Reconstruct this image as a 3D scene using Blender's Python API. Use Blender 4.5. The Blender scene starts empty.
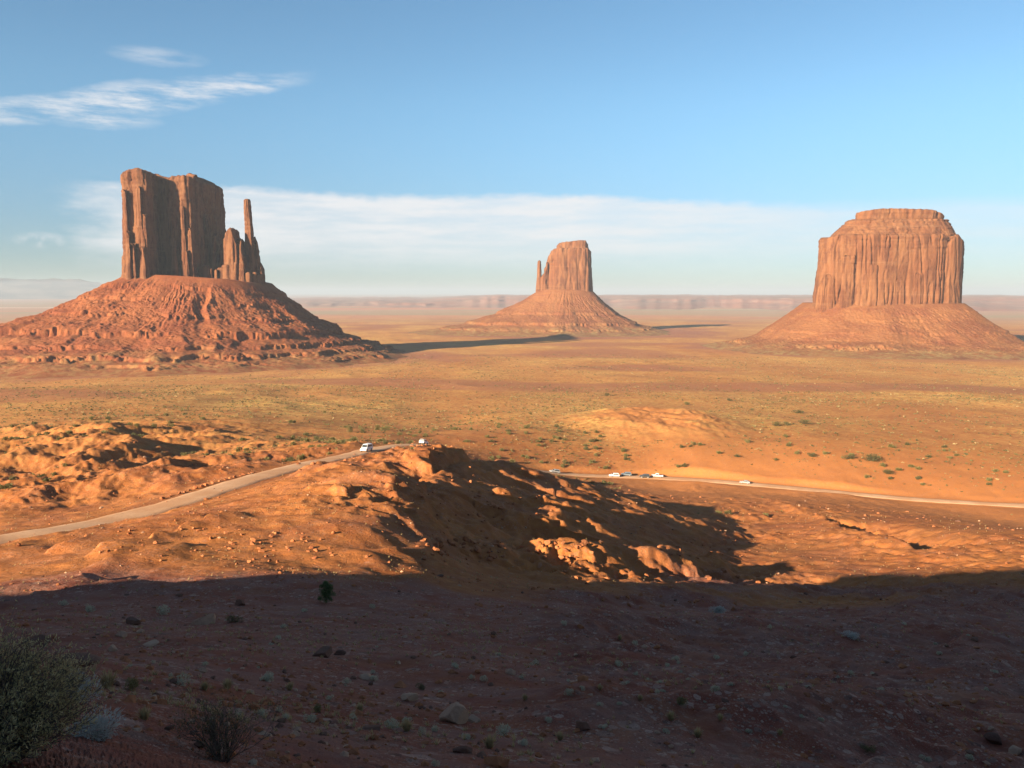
import bpy, bmesh, math, random
import numpy as np
from mathutils import Vector, Matrix

R = math.radians
scn = bpy.context.scene
col = scn.collection
random.seed(7)

# ------------------------------------------------------------------ camera
CZ = 160.0                       # the viewpoint stands 160 m above the valley datum
FPX = 800.0
HOR = 292.0
PITCH = math.atan((384 - HOR) / FPX)
cam_d = bpy.data.cameras.new('camera')
cam_d.sensor_width = 36.0
cam_d.lens = 36.0 * FPX / 1024.0
cam_d.clip_start = 0.2
cam_d.clip_end = 250000.0
cam = bpy.data.objects.new('camera', cam_d)
col.objects.link(cam)
cam.location = (0, 0, CZ)
cam.rotation_euler = (math.pi / 2 - PITCH, 0, 0)
scn.camera = cam

# ------------------------------------------------------------------ sun, sky
SUN_AZ = R(45.0)                 # sun stands behind the viewer's left shoulder
SUN_EL = R(17.5)
TAN_E = math.tan(SUN_EL)
sun_d = bpy.data.lights.new('sun', 'SUN')
sun_d.energy = 5.0
sun_d.angle = R(0.55)
sun_d.color = (1.0, 0.80, 0.54)
sun = bpy.data.objects.new('sun', sun_d)
col.objects.link(sun)
to_sun = Vector((-math.sin(SUN_AZ) * math.cos(SUN_EL), -math.cos(SUN_AZ) * math.cos(SUN_EL), math.sin(SUN_EL)))
sun.rotation_euler = to_sun.to_track_quat('Z', 'Y').to_euler()
sun.location = (-200, -200, 400)

scn.view_settings.view_transform = 'Standard'
scn.view_settings.look = 'None'
scn.view_settings.gamma = 1.0
scn.view_settings.use_curve_mapping = False
scn.view_settings.exposure = 1.85

world = bpy.data.worlds.new('World')
scn.world = world
world.use_nodes = True


class N:
    """small helper round a node tree"""
    def __init__(s, tree):
        s.t = tree

    def n(s, typ, **kw):
        nd = s.t.nodes.new(typ)
        for k, v in kw.items():
            setattr(nd, k, v)
        return nd

    def l(s, a, b):
        s.t.links.new(a, b)

    def put(s, sock, v):
        if isinstance(v, bpy.types.NodeSocket):
            s.l(v, sock)
        else:
            if sock.type == 'RGBA' and isinstance(v, (tuple, list)) and len(v) == 3:
                v = (*v, 1.0)
            sock.default_value = v

    def m(s, op, a, b=0.0, c=None, clamp=False):
        nd = s.n('ShaderNodeMath', operation=op, use_clamp=clamp)
        s.put(nd.inputs[0], a)
        s.put(nd.inputs[1], b)
        if c is not None:
            s.put(nd.inputs[2], c)
        return nd.outputs[0]

    def ramp(s, v, lo, hi, smooth=True, o0=0.0, o1=1.0):
        nd = s.n('ShaderNodeMapRange')
        nd.interpolation_type = 'SMOOTHSTEP' if smooth else 'LINEAR'
        s.put(nd.inputs['Value'], v)
        nd.inputs['From Min'].default_value = lo
        nd.inputs['From Max'].default_value = hi
        nd.inputs['To Min'].default_value = o0
        nd.inputs['To Max'].default_value = o1
        return nd.outputs['Result']

    def mix(s, fac, a, b):
        nd = s.n('ShaderNodeMix', data_type='RGBA')
        s.put(nd.inputs[0], fac)
        s.put(nd.inputs[6], a)
        s.put(nd.inputs[7], b)
        return nd.outputs[2]

    def noise(s, vec, scale, detail=4.0, rough=0.55, dist=0.0, out=0):
        nd = s.n('ShaderNodeTexNoise')
        s.l(vec, nd.inputs['Vector'])
        nd.inputs['Scale'].default_value = scale
        nd.inputs['Detail'].default_value = detail
        nd.inputs['Roughness'].default_value = rough
        nd.inputs['Distortion'].default_value = dist
        return nd.outputs[out]

    def mapv(s, vec, scale=(1, 1, 1), rot=(0, 0, 0), loc=(0, 0, 0)):
        nd = s.n('ShaderNodeMapping')
        s.l(vec, nd.inputs['Vector'])
        nd.inputs['Scale'].default_value = scale
        nd.inputs['Rotation'].default_value = rot
        nd.inputs['Location'].default_value = loc
        return nd.outputs[0]


def build_world():
    t = world.node_tree
    t.nodes.clear()
    k = N(t)
    out = k.n('ShaderNodeOutputWorld')
    bg = k.n('ShaderNodeBackground')
    sky = k.n('ShaderNodeTexSky', sky_type='NISHITA')
    sky.sun_disc = False
    sky.sun_elevation = SUN_EL
    sky.sun_rotation = math.atan2(to_sun.x, to_sun.y)
    sky.altitude = 1600
    sky.air_density = 1.0
    sky.dust_density = 0.6
    sky.ozone_density = 1.2
    tc = k.n('ShaderNodeTexCoord')
    sep = k.n('ShaderNodeSeparateXYZ')
    k.l(tc.outputs['Generated'], sep.inputs[0])
    # azimuth and elevation of a sky direction, in degrees
    az = k.m('MULTIPLY', k.m('ARCTAN2', sep.outputs[0], sep.outputs[1]), 180 / math.pi)
    el = k.m('MULTIPLY', k.m('ARCSINE', sep.outputs[2]), 180 / math.pi)
    comb = k.n('ShaderNodeCombineXYZ')
    k.l(az, comb.inputs[0])
    k.l(el, comb.inputs[1])
    v = comb.outputs[0]

    def wob(scale, amp, sx=1.0, sy=1.0, detail=5, loc=(0, 0, 0)):
        n_ = k.noise(k.mapv(v, (sx, sy, 1), loc=loc), scale, detail, 0.6)
        return k.m('MULTIPLY', k.m('SUBTRACT', n_, 0.5), amp)

    # --- the broad cloud bank low over the horizon
    top = k.m('ADD', 6.85, wob(0.12, 1.2, 1, 2))
    top = k.m('ADD', top, wob(0.7, 0.7, 1, 2, loc=(5, 1, 0)))
    lr = k.ramp(az, 5.0, 24.0)                       # the bank sinks toward its right end
    top = k.m('SUBTRACT', top, k.m('MULTIPLY', lr, 1.3))
    e_top = k.ramp(k.m('SUBTRACT', top, el), -0.10, 0.55)
    base = k.ramp(el, 0.3, 3.9)
    left = k.ramp(k.m('ADD', az, wob(0.35, 7.0, 1, 3, loc=(9, 3, 0))), -29.5, -24.5)
    fall = k.ramp(az, 4.0, 30.0, o0=1.0, o1=0.45)
    streak = k.ramp(k.noise(k.mapv(v, (0.10, 0.75, 1), loc=(2, 7, 0)), 1.0, 7, 0.65), 0.34, 0.66, o0=0.55, o1=1.0)
    bank = k.m('MULTIPLY', k.m('MULTIPLY', e_top, base), k.m('MULTIPLY', k.m('MULTIPLY', left, fall), streak))
    # --- a lower tongue of the bank over the right of the valley
    t2c = k.m('ADD', 5.1, wob(0.2, 0.8, 1, 2, loc=(21, 0, 0)))
    t2 = k.m('SUBTRACT', 1.0, k.m('DIVIDE', k.m('ABSOLUTE', k.m('SUBTRACT', el, t2c)), 0.9), clamp=True)
    t2 = k.m('MULTIPLY', k.m('MULTIPLY', t2, k.ramp(az, 5.0, 12.0)), k.ramp(az, 26.0, 38.0, o0=0.75, o1=0.3))
    # --- the thin bright wisp high on the left
    ax = k.m('ADD', az, 23.0)
    wc = k.m('ADD', 12.2, k.m('MULTIPLY', ax, 0.20))
    wc = k.m('ADD', wc, wob(0.28, 0.9, 1, 1.5, loc=(3, 11, 0)))
    wt = k.m('SUBTRACT', 1.35, k.m('MULTIPLY', k.m('ABSOLUTE', k.m('ADD', ax, 1.5)), 0.078))
    wt = k.m('MAXIMUM', wt, 0.05)
    wd = k.m('DIVIDE', k.m('SUBTRACT', el, wc), wt)
    wq = k.m('SUBTRACT', 1.0, k.m('MULTIPLY', wd, wd), clamp=True)
    fib = k.ramp(k.noise(k.mapv(v, (0.22, 1.3, 1), rot=(0, 0, R(-9)), loc=(1, 5, 0)), 1.1, 9, 0.68), 0.34, 0.70)
    wisp = k.m('MULTIPLY', k.m('MULTIPLY', wq, fib), k.m('MULTIPLY', k.ramp(az, -12.6, -18.0), 0.85))
    b1 = k.m('DIVIDE', k.m('ADD', az, 27.3), 4.6)
    b2 = k.m('DIVIDE', k.m('SUBTRACT', el, k.m('ADD', 10.6, wob(0.3, 0.8, 1, 1.5, loc=(13, 2, 0)))), 0.75)
    bl = k.m('SUBTRACT', 1.0, k.m('ADD', k.m('MULTIPLY', b1, b1), k.m('MULTIPLY', b2, b2)), clamp=True)
    wisp = k.m('MAXIMUM', wisp, k.m('MULTIPLY', k.m('MULTIPLY', bl, fib), 0.75))
    # --- a faint smudge above it
    s1 = k.m('DIVIDE', k.m('ADD', az, 23.0), 3.2)
    s2 = k.m('DIVIDE', k.m('SUBTRACT', el, 14.5), 0.65)
    sm = k.m('SUBTRACT', 1.0, k.m('ADD', k.m('MULTIPLY', s1, s1), k.m('MULTIPLY', s2, s2)), clamp=True)
    sm = k.m('MULTIPLY', k.m('MULTIPLY', sm, fib), 0.42)
    # --- small cumulus by the left edge
    c1 = k.m('DIVIDE', k.m('ADD', az, 30.1), 1.7)
    c2 = k.m('DIVIDE', k.m('SUBTRACT', el, 3.15), 0.55)
    cu = k.m('SUBTRACT', 1.0, k.m('ADD', k.m('MULTIPLY', c1, c1), k.m('MULTIPLY', c2, c2)), clamp=True)
    cu = k.m('MULTIPLY', k.m('MULTIPLY', cu, k.ramp(k.noise(v, 0.9, 5, 0.6), 0.35, 0.6)), 0.5)
    cl = k.m('MAXIMUM', k.m('MAXIMUM', k.m('MULTIPLY', bank, 0.97), k.m('MULTIPLY', t2, 0.5)), k.m('MAXIMUM', wisp, k.m('MAXIMUM', sm, cu)))
    cl = k.m('MINIMUM', cl, 0.92)
    tint = k.mix(k.ramp(el, 0.0, 14.0), SKY_LOW, SKY_HIGH)
    tint = k.mix(k.ramp(el, 22.0, 60.0), tint, SKY_ZENITH)
    mul = k.n('ShaderNodeMix', data_type='RGBA', blend_type='MULTIPLY')
    mul.inputs[0].default_value = 1.0
    k.l(sky.outputs[0], mul.inputs[6])
    k.l(tint, mul.inputs[7])
    colr = k.mix(cl, mul.outputs[2], CLOUD_COL)
    k.l(colr, bg.inputs['Color'])
    bg.inputs['Strength'].default_value = SKY_STRENGTH
    k.l(bg.outputs[0], out.inputs['Surface'])


SKY_STRENGTH = 0.05
SKY_LOW = (0.39, 0.475, 0.60)
SKY_HIGH = (0.68, 0.89, 0.93)
SKY_ZENITH = (0.60, 0.55, 0.60)
CLOUD_COL = (5.0, 5.0, 5.05)
build_world()

cy = scn.cycles
cy.use_denoising = True
cy.max_bounces = 5
cy.diffuse_bounces = 3
cy.glossy_bounces = 1
cy.transmission_bounces = 2
cy.transparent_max_bounces = 6
cy.volume_bounces = 0
cy.caustics_reflective = False
cy.caustics_refractive = False


# ------------------------------------------------------------------ numpy noise
_rng = np.random.RandomState(11)
_perm = _rng.permutation(256).astype(np.int64)
_perm = np.concatenate([_perm, _perm, _perm])
_ga = _rng.rand(256) * 2 * np.pi
_g2 = np.stack([np.cos(_ga), np.sin(_ga)], 1).astype(np.float32)
_g3 = _rng.randn(256, 3)
_g3 = (_g3 / np.linalg.norm(_g3, axis=1, keepdims=True)).astype(np.float32)


def _fade(t):
    return t * t * t * (t * (t * 6 - 15) + 10)


def p2(x, y):
    """gradient noise, about -1..1"""
    x = np.asarray(x, np.float64)
    y = np.asarray(y, np.float64)
    xi = np.floor(x)
    yi = np.floor(y)
    xf = (x - xi).astype(np.float32)
    yf = (y - yi).astype(np.float32)
    xi = xi.astype(np.int64) & 255
    yi = yi.astype(np.int64) & 255
    u, v = _fade(xf), _fade(yf)

    def g(dx, dy):
        h = _perm[_perm[(xi + dx) & 255] + ((yi + dy) & 255)]
        gg = _g2[h]
        return gg[..., 0] * (xf - dx) + gg[..., 1] * (yf - dy)
    a = g(0, 0) * (1 - u) + g(1, 0) * u
    b = g(0, 1) * (1 - u) + g(1, 1) * u
    return (a * (1 - v) + b * v) * 1.5


def p3(x, y, z):
    x, y, z = np.broadcast_arrays(np.asarray(x, float), np.asarray(y, float), np.asarray(z, float))
    xi, yi, zi = np.floor(x), np.floor(y), np.floor(z)
    xf, yf, zf = (x - xi).astype(np.float32), (y - yi).astype(np.float32), (z - zi).astype(np.float32)
    xi, yi, zi = [q.astype(np.int64) & 255 for q in (xi, yi, zi)]
    u, v, w = _fade(xf), _fade(yf), _fade(zf)

    def g(a, b, c):
        h = _perm[_perm[_perm[(xi + a) & 255] + ((yi + b) & 255)] + ((zi + c) & 255)]
        gg = _g3[h]
        return gg[..., 0] * (xf - a) + gg[..., 1] * (yf - b) + gg[..., 2] * (zf - c)
    r0 = (g(0, 0, 0) * (1 - u) + g(1, 0, 0) * u) * (1 - v) + (g(0, 1, 0) * (1 - u) + g(1, 1, 0) * u) * v
    r1 = (g(0, 0, 1) * (1 - u) + g(1, 0, 1) * u) * (1 - v) + (g(0, 1, 1) * (1 - u) + g(1, 1, 1) * u) * v
    return (r0 * (1 - w) + r1 * w) * 1.5


def ss(x, a, b):
    t = np.clip((x - a) / (b - a), 0, 1)
    return t * t * (3 - 2 * t)


# ------------------------------------------------------------------ pixels and rays of the survey
_cp, _sp = math.cos(PITCH), math.sin(PITCH)


def slope_at(py):
    v = (384 - py) / FPX
    return (v * _cp - _sp) / (_cp + v * _sp)


def at(px, py, Y):
    """point at forward distance Y on the sight line surveyed at (px, py); height relative to the camera"""
    v = (384 - py) / FPX
    d = _cp + v * _sp
    return ((px - 512) / FPX / d * Y, Y, (v * _cp - _sp) / d * Y)


# ------------------------------------------------------------------ terrain
CTRL = []


def ctl(*pts):
    for p in pts:
        CTRL.append(at(*p))


ctl((0, 768, 4.4), (130, 768, 5.6), (250, 768, 8.2), (380, 768, 11), (512, 768, 13), (700, 768, 16), (850, 768, 19), (1024, 768, 21))
ctl((0, 730, 6.2), (130, 730, 8.6), (300, 730, 14), (512, 730, 18), (760, 730, 22), (1024, 730, 26))
ctl((0, 690, 10), (130, 690, 16), (300, 690, 22), (512, 690, 26), (760, 690, 33), (1024, 690, 36))
ctl((0, 650, 17), (130, 650, 28), (300, 650, 33), (512, 650, 38), (760, 650, 50), (1024, 650, 53))
ctl((0, 620, 40), (150, 620, 44), (330, 620, 46), (512, 620, 54), (760, 620, 76), (1024, 620, 76))
ctl((0, 600, 60), (150, 598, 56), (330, 600, 56), (512, 600, 72), (640, 600, 90), (760, 600, 108), (900, 600, 108), (1024, 600, 100))
ctl((0, 575, 75), (150, 575, 68), (330, 575, 70), (420, 575, 80), (512, 575, 100), (640, 575, 135), (760, 575, 150), (900, 575, 140), (1024, 575, 125))
ctl((0, 550, 100), (150, 550, 84), (330, 550, 84), (400, 550, 88), (700, 555, 180), (800, 550, 180), (900, 550, 170), (1024, 550, 155))
ctl((150, 520, 108), (330, 520, 98), (370, 520, 98))
# crest of the sunlit spur, then its steep far side and the gully floor
ctl((385, 509, 108), (405, 500, 118), (425, 490, 136), (440, 474, 166), (465, 464, 188), (485, 462, 198))
ctl((200, 510, 122), (300, 490, 130), (330, 470, 165), (380, 462, 190), (345, 465, 198), (385, 456, 226), (415, 452, 252), (430, 453, 236), (452, 458, 205))
ctl((450, 556, 98), (500, 557, 110), (500, 582, 140), (500, 536, 185), (560, 556, 122), (560, 574, 150), (560, 545, 185))
ctl((450, 532, 150), (475, 505, 205), (520, 478, 305), (520, 500, 255), (520, 525, 205))
ctl((600, 490, 305), (600, 510, 258), (600, 530, 212), (600, 555, 150), (700, 500, 300), (700, 525, 245), (800, 500, 310), (800, 525, 240), (900, 515, 270), (900, 530, 225), (1024, 530, 200))
# left of and beyond the road
ctl((0, 515, 150), (0, 500, 200), (0, 470, 260), (0, 440, 350), (0, 410, 520), (0, 390, 760))
ctl((100, 500, 180), (100, 470, 250), (100, 440, 340), (200, 475, 220), (200, 450, 290), (200, 430, 380), (200, 405, 560))
ctl((300, 440, 365), (300, 420, 480), (300, 390, 800), (380, 436, 395), (430, 438, 400), (430, 425, 520))
ctl((512, 455, 385), (512, 440, 410), (512, 420, 520), (512, 400, 720), (512, 380, 1010))
ctl((700, 455, 400), (700, 430, 480), (700, 400, 720), (850, 455, 400), (850, 430, 490), (850, 400, 720), (1024, 480, 360), (1024, 450, 430), (1024, 420, 560), (1024, 400, 720))
ROAD_CTRL = [(-120, 556, 98), (-60, 548, 106), (0, 540, 114), (50, 532, 120), (100, 522, 130), (150, 510, 140), (200, 495, 153), (250, 479, 172), (300, 466, 196), (345, 456, 222), (385, 447, 252), (425, 444.5, 284), (440, 452, 300), (456, 459, 317), (480, 463, 336), (505, 464, 352), (540, 471, 366), (580, 475, 374), (640, 477, 378), (700, 480, 374), (750, 484, 366), (820, 490.5, 356), (900, 498, 343), (960, 502, 334), (1024, 505.5, 326), (1100, 508, 318), (1180, 510, 312)]
ROAD_PTS = np.array([at(*p) for p in ROAD_CTRL])
for p in ROAD_PTS[::2]:
    CTRL.append(tuple(p))
# ground outside the picture
for a in range(-180, 180, 45):
    CTRL.append((math.sin(R(a)) * 1.0, math.cos(R(a)) * 1.0, -1.72))
for a in (-180, -135, -90, 90, 135):
    for r_, z_ in ((4, -1.8), (12, -2.5), (30, -4.0), (80, -9), (200, -30), (500, -80)):
        CTRL.append((math.sin(R(a)) * r_, math.cos(R(a)) * r_, z_))
for a in (-60, 60):
    for r_, z_ in ((4, -2.4), (10, -5.0), (25, -11), (60, -21), (120, -38), (300, -75), (600, -92)):
        CTRL.append((math.sin(R(a)) * r_, math.cos(R(a)) * r_, z_))
for r_, z_ in ((1100, -114), (1600, -130), (2500, -145), (4500, -155), (8000, -160), (16000, -163), (70000, -166)):
    for a in (-180, -120, -60, -33, -16, 0, 16, 33, 60, 120):
        CTRL.append((math.sin(R(a)) * r_, math.cos(R(a)) * r_, z_))
CTRL = np.array(CTRL)
AS = 1.3


def _rc(x, y):
    r = np.sqrt(x * x + y * y) + 1e-6
    return np.stack([np.arctan2(x, y) * AS, np.log(np.maximum(r, 0.7))], -1)


_c = _rc(CTRL[:, 0], CTRL[:, 1])
# repeat the back controls beyond +-180 degrees so the seam closes
_back = np.abs(_c[:, 0]) > R(115) * AS
_c2 = _c[_back].copy()
_c2[:, 0] -= np.sign(_c2[:, 0]) * 2 * np.pi * AS
_c = np.concatenate([_c, _c2])
_z = np.concatenate([CTRL[:, 2], CTRL[_back, 2]])


def _phi(d2):
    return 0.5 * d2 * np.log(d2 + 1e-9)


_n = len(_c)
_A = np.zeros((_n + 3, _n + 3))
_A[:_n, :_n] = _phi(((_c[:, None] - _c[None]) ** 2).sum(-1)) + np.eye(_n) * 0.0015
_A[:_n, _n] = 1
_A[:_n, _n + 1:] = _c
_A[_n, :_n] = 1
_A[_n + 1:, :_n] = _c.T
_w = np.linalg.solve(_A, np.concatenate([_z, np.zeros(3)]))


def base_height(x, y):
    q = _rc(x, y)
    out = np.empty(len(q), np.float64)
    W = _w[:_n].astype(np.float32)
    C = _c.astype(np.float32)
    for i in range(0, len(q), 40000):
        b = q[i:i + 40000].astype(np.float32)
        d2 = (b[:, :1] - C[None, :, 0]) ** 2 + (b[:, 1:] - C[None, :, 1]) ** 2
        out[i:i + 40000] = (0.5 * d2 * np.log(d2 + 1e-9)) @ W
    return out + _w[_n] + q @ _w[_n + 1:]


# road centre line, resampled
def resample(P, step):
    # Catmull-Rom through P
    out = []
    for i in range(len(P) - 1):
        p0, p1, p2_, p3_ = P[max(i - 1, 0)], P[i], P[i + 1], P[min(i + 2, len(P) - 1)]
        n_ = max(2, int(np.linalg.norm(p2_ - p1) / step))
        for t in np.linspace(0, 1, n_, endpoint=False):
            out.append(0.5 * ((2 * p1) + (-p0 + p2_) * t + (2 * p0 - 5 * p1 + 4 * p2_ - p3_) * t * t + (-p0 + 3 * p1 - 3 * p2_ + p3_) * t ** 3))
    out.append(P[-1])
    return np.array(out)


ROAD = resample(ROAD_PTS, 2.0)
ROAD_SEG = resample(ROAD_PTS, 4.0)
ROAD_HALF = 3.6
# unseen rim behind the viewpoint, its edge shaped to cast the foreground shadow line
SHADE_RIM_S = [-400, -200, -140, -118, -95, -80, -72, -66, -62, -56, -45, -32, -15, 0, 30, 120, 300]
SHADE_RIM_T = [-60, -45, -34, -30, -26, -22.5, -19.5, -17.2, -14.5, -5.5, -2, 1.5, 6, 10, 13, 14, 4]
SHADE_RIM_U = -45.0


RIDGES = [
    ([at(412, 496, 124), at(428, 487, 138), at(442, 473, 166), at(466, 463, 188), at(493, 461, 202)], 0.5, 0.35, 0.7),
    ([at(418, 487, 140), at(450, 488, 150), at(490, 490, 156), at(530, 494, 163)], 0.95, 0.42, 1.0),
    ([at(452, 520, 128), at(480, 521, 132), at(520, 514, 138), at(552, 511, 146)], 0.95, 0.5, 0.9),
    ([at(428, 553, 97), at(470, 549, 103), at(535, 549, 111), at(590, 544, 118), at(650, 550, 126), at(705, 559, 140)], 0.55, 0.7, 1.0),
]


def ridge_noise(x, y):
    return 1 - 2 * np.abs(p2(x, y))


def ground(x, y):
    """terrain height relative to the camera"""
    x = np.atleast_1d(np.asarray(x, float))
    y = np.atleast_1d(np.asarray(y, float))
    r = np.hypot(x, y)
    az = np.arctan2(x, y)
    z = base_height(x, y)

    def lod(lam):
        return ss(lam / (r * 0.006 + 0.02), 1.2, 3.0)
    # --- rolling and eroded relief, by zone
    near = ss(r, 6, 30)
    mid = ss(r, 60, 110) * (1 - ss(r, 420, 700))
    plain = ss(r, 350, 600) * (1 - ss(r, 5000, 12000))
    # badlands left of the road
    bad = np.exp(-(((az + 0.49) / 0.19) ** 2)) * ss(r, 165, 215) * (1 - ss(r, 380, 520))
    hills = 0.6 * ridge_noise(x / 62 + 3.1, y / 80 + 0.7) + 0.4 * ridge_noise(x / 31 + 9.2, y / 36 + 4.4)
    z += bad * (hills * 7.5 - 1.5 + 1.4 * ridge_noise(x / 15, y / 17 + 3) + 0.45 * ridge_noise(x / 6.5, y / 7.5) + 0.4 * ridge_noise(x / 2.8, y / 3))
    # spur and gully: small spurs and hollows
    gul = np.exp(-(((az + 0.0) / 0.26) ** 2)) * ss(r, 100, 135) * (1 - ss(r, 255, 330))
    z += gul * (2.4 * ridge_noise(x / 24 + 7.7, y / 30 + 2.2) + 1.2 * ridge_noise(x / 10 + 1.7, y / 12 + 5.2) - 1.6)
    z += mid * (0.6 * p2(x / 34 + 2.2, y / 38) + 0.3 * p2(x / 13, y / 14 + 8))
    z += plain * (1.5 * p2(x / 110, y / 130) + 1.1 * ridge_noise(x / 60 + 4, y / 75) * ss(p2(x / 300, y / 300 + 5), -0.2, 0.4))
    z += near * (0.3 * p2(x / 9 + 4.3, y / 9) * (1 - ss(r, 200, 400)))
    z += near * 0.16 * p2(x / 3.1, y / 3.1 + 7.3) * lod(3.1)
    z += ss(r, 3, 10) * 0.07 * p2(x / 1.2 + 31, y / 1.2) * lod(1.2)
    z += ss(r, 2, 6) * 0.03 * p2(x / 0.45 + 3, y / 0.45) * lod(0.45)
    z += mid * 0.18 * ridge_noise(x / 5.5 + 11, y / 5.5) * lod(5.5)
    # beds of harder rock round the spur and the gully
    w = z + 0.05 * x + 1.6 * p2(x / 16 + 12, y / 16) + 0.7 * p2(x / 5 + 1, y / 5) + 0.3 * p2(x / 1.8, y / 1.8)
    f = w / 3.4 - np.floor(w / 3.4)
    gz = np.exp(-(((az + 0.0) / 0.24) ** 2)) * ss(r, 92, 112) * (1 - ss(r, 300, 350))
    z += gz * ss(p2(x / 26 + 3, y / 26 + 6), -0.4, 0.2) * (ss(f, 0.0, 0.13) - f - 0.43) * 2.0
    rough = ss(r, 85, 110) * (1 - ss(r, 330, 420)) * ss(p2(x / 38 + 9, y / 38), -0.25, 0.3) * ss(az, -0.3, -0.1)
    z += rough * (-0.25 + 0.55 * ridge_noise(x / 4.2, y / 4.2 + 2) * lod(4.2) + 0.3 * ridge_noise(x / 1.9 + 5, y / 1.9) * lod(1.9))
    z += gz * (0.55 * ridge_noise(x / 3.4 + 2, y / 3.4 + 8) + 0.3 * ridge_noise(x / 1.6 + 2, y / 1.6) * lod(1.6) - 0.3)
    # secondary spurs and knolls that break up the gully's shadow
    for line, front, rear, amp in RIDGES:
        m = (r > line[0][1] * 0.72) & (r < line[-1][1] * 1.5) & (np.abs(az) < 0.5)
        if not m.any():
            continue
        xm, ym = x[m], y[m]
        best = np.full(len(xm), -1e9)
        for a_, b_ in zip(line[:-1], line[1:]):
            a_, b_ = np.array(a_), np.array(b_)
            d_ = (b_ - a_)[:2]
            t_ = np.clip(((xm - a_[0]) * d_[0] + (ym - a_[1]) * d_[1]) / (d_ @ d_), 0, 1)
            dx, dy = xm - a_[0] - t_ * d_[0], ym - a_[1] - t_ * d_[1]
            dd = np.hypot(dx, dy) + 1.6 * p2(xm / 6, ym / 6) + 0.8 * p2(xm / 2.2 + 4, ym / 2.2)
            top = a_[2] + t_ * (b_[2] - a_[2]) + amp * (p2(xm / 7 + 3, ym / 7) + 0.5 * p2(xm / 2.6, ym / 2.6 + 7) + 0.2 * p2(xm / 1.1, ym / 1.1))
            best = np.maximum(best, top - np.maximum(dd - 1.2, 0) * np.where(dy < 0, front, rear))
        z[m] = np.maximum(z[m], best)
    # sandstone shelves stepping down the shaded slope
    shelf = ss(az, -0.05, 0.12) * ss(r, 15, 24) * (1 - ss(r, 120, 170))
    w = (z + 0.24 * x - 0.05 * y) + 1.2 * p2(x / 14 + 2, y / 14) + 0.3 * p2(x / 3.3, y / 3.3)
    per = 2.6
    f = w / per - np.floor(w / per)
    st = ss(f, 0.0, 0.16) - f
    z += shelf * ss(p2(x / 22 + 6, y / 22), -0.35, 0.25) * st * 1.3
    z += shelf * (0.16 * ridge_noise(x / 2.1 + 3, y / 2.1) * lod(2.1) + 0.08 * ridge_noise(x / 0.8, y / 0.8 + 3) * lod(0.8))
    # low ledges on the sunlit slope
    shelf2 = ss(-az, 0.05, 0.15) * ss(r, 58, 70) * (1 - ss(r, 110, 140))
    w = z + 0.16 * x + 1.0 * p2(x / 11 + 8, y / 11) + 0.35 * p2(x / 2.6, y / 2.6)
    f = w / 2.2 - np.floor(w / 2.2)
    z += shelf2 * ss(p2(x / 17 + 1, y / 17 + 9), 0.0, 0.3) * (ss(f, 0.0, 0.14) - f) * 1.1
    # bare sandy mound on the plain
    mx, my, mz = at(655, 398, 520)
    q = np.hypot((x - mx) / 62, (y - my) / 95)
    z += 5.5 * (1 - ss(q, 0.45, 1.1)) * (0.85 + 0.25 * p2(x / 16, y / 20) + 0.12 * ridge_noise(x / 6, y / 7))
    # thin ridge on the right-hand hill
    a0, b0 = np.array(at(770, 492, 300)[:2]), np.array(at(850, 524, 222)[:2])
    d = b0 - a0
    t = np.clip(((x - a0[0]) * d[0] + (y - a0[1]) * d[1]) / (d @ d), 0, 1)
    dist = np.hypot(x - a0[0] - t * d[0], y - a0[1] - t * d[1])
    side = ((x - a0[0]) * d[1] - (y - a0[1]) * d[0]) / np.linalg.norm(d)
    z += (1.2 + 1.4 * t) * np.exp(-(dist / np.where(side > 0, 3.0, 16.0))) * (0.8 + 0.4 * p2(x / 7, y / 7) + 0.25 * p2(x / 2.4, y / 2.4))
    # a wash undercutting the right-hand hill: steep on its near left bank, open on the other
    w0, w1 = np.array(at(826, 519, 236)[:2]), np.array(at(910, 552, 172)[:2])
    dw = w1 - w0
    lw = np.linalg.norm(dw)
    tw = ((x - w0[0]) * dw[0] + (y - w0[1]) * dw[1]) / (lw * lw)
    sw = -((x - w0[0]) * dw[1] - (y - w0[1]) * dw[0]) / lw + 1.6 * p2(x / 7, y / 7 + 3) + 0.7 * p2(x / 2.5, y / 2.5)
    zone = ss(tw, -0.12, 0.08) * (1 - ss(tw, 0.85, 1.1))
    z -= zone * 7.0 * ss(sw, 0, 1.8) * (1 - ss(sw, 3, 24))
    z += zone * 1.6 * ss(sw, -18, -1) * (1 - ss(sw, -0.5, 0.6))
    # road bed
    m = (r > 80) & (r < 460) & (np.abs(az) < 0.85)
    if m.any():
        xm, ym = x[m], y[m]
        best = np.full(len(xm), 1e9)
        zr = np.zeros(len(xm))
        for i in range(len(ROAD_SEG) - 1):
            a_, b_ = ROAD_SEG[i], ROAD_SEG[i + 1]
            d_ = b_ - a_
            t_ = np.clip(((xm - a_[0]) * d_[0] + (ym - a_[1]) * d_[1]) / (d_[0] ** 2 + d_[1] ** 2), 0, 1)
            dd = (xm - a_[0] - t_ * d_[0]) ** 2 + (ym - a_[1] - t_ * d_[1]) ** 2
            k = dd < best
            best[k] = dd[k]
            zr[k] = (a_[2] + t_ * d_[2])[k]
        dd = np.sqrt(best)
        wgt = 1 - ss(dd, ROAD_HALF + 0.8, ROAD_HALF + 7.0)
        zz = z[m]
        # on the uphill side a low cut, never a wall
        z[m] = zz * (1 - wgt) + (zr - 0.10) * wgt
    # unseen rim behind the viewpoint, shaped to shade the near slope
    s = (x - y) * 0.70711
    u = (x + y) * 0.70711
    back = u < 5
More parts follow.
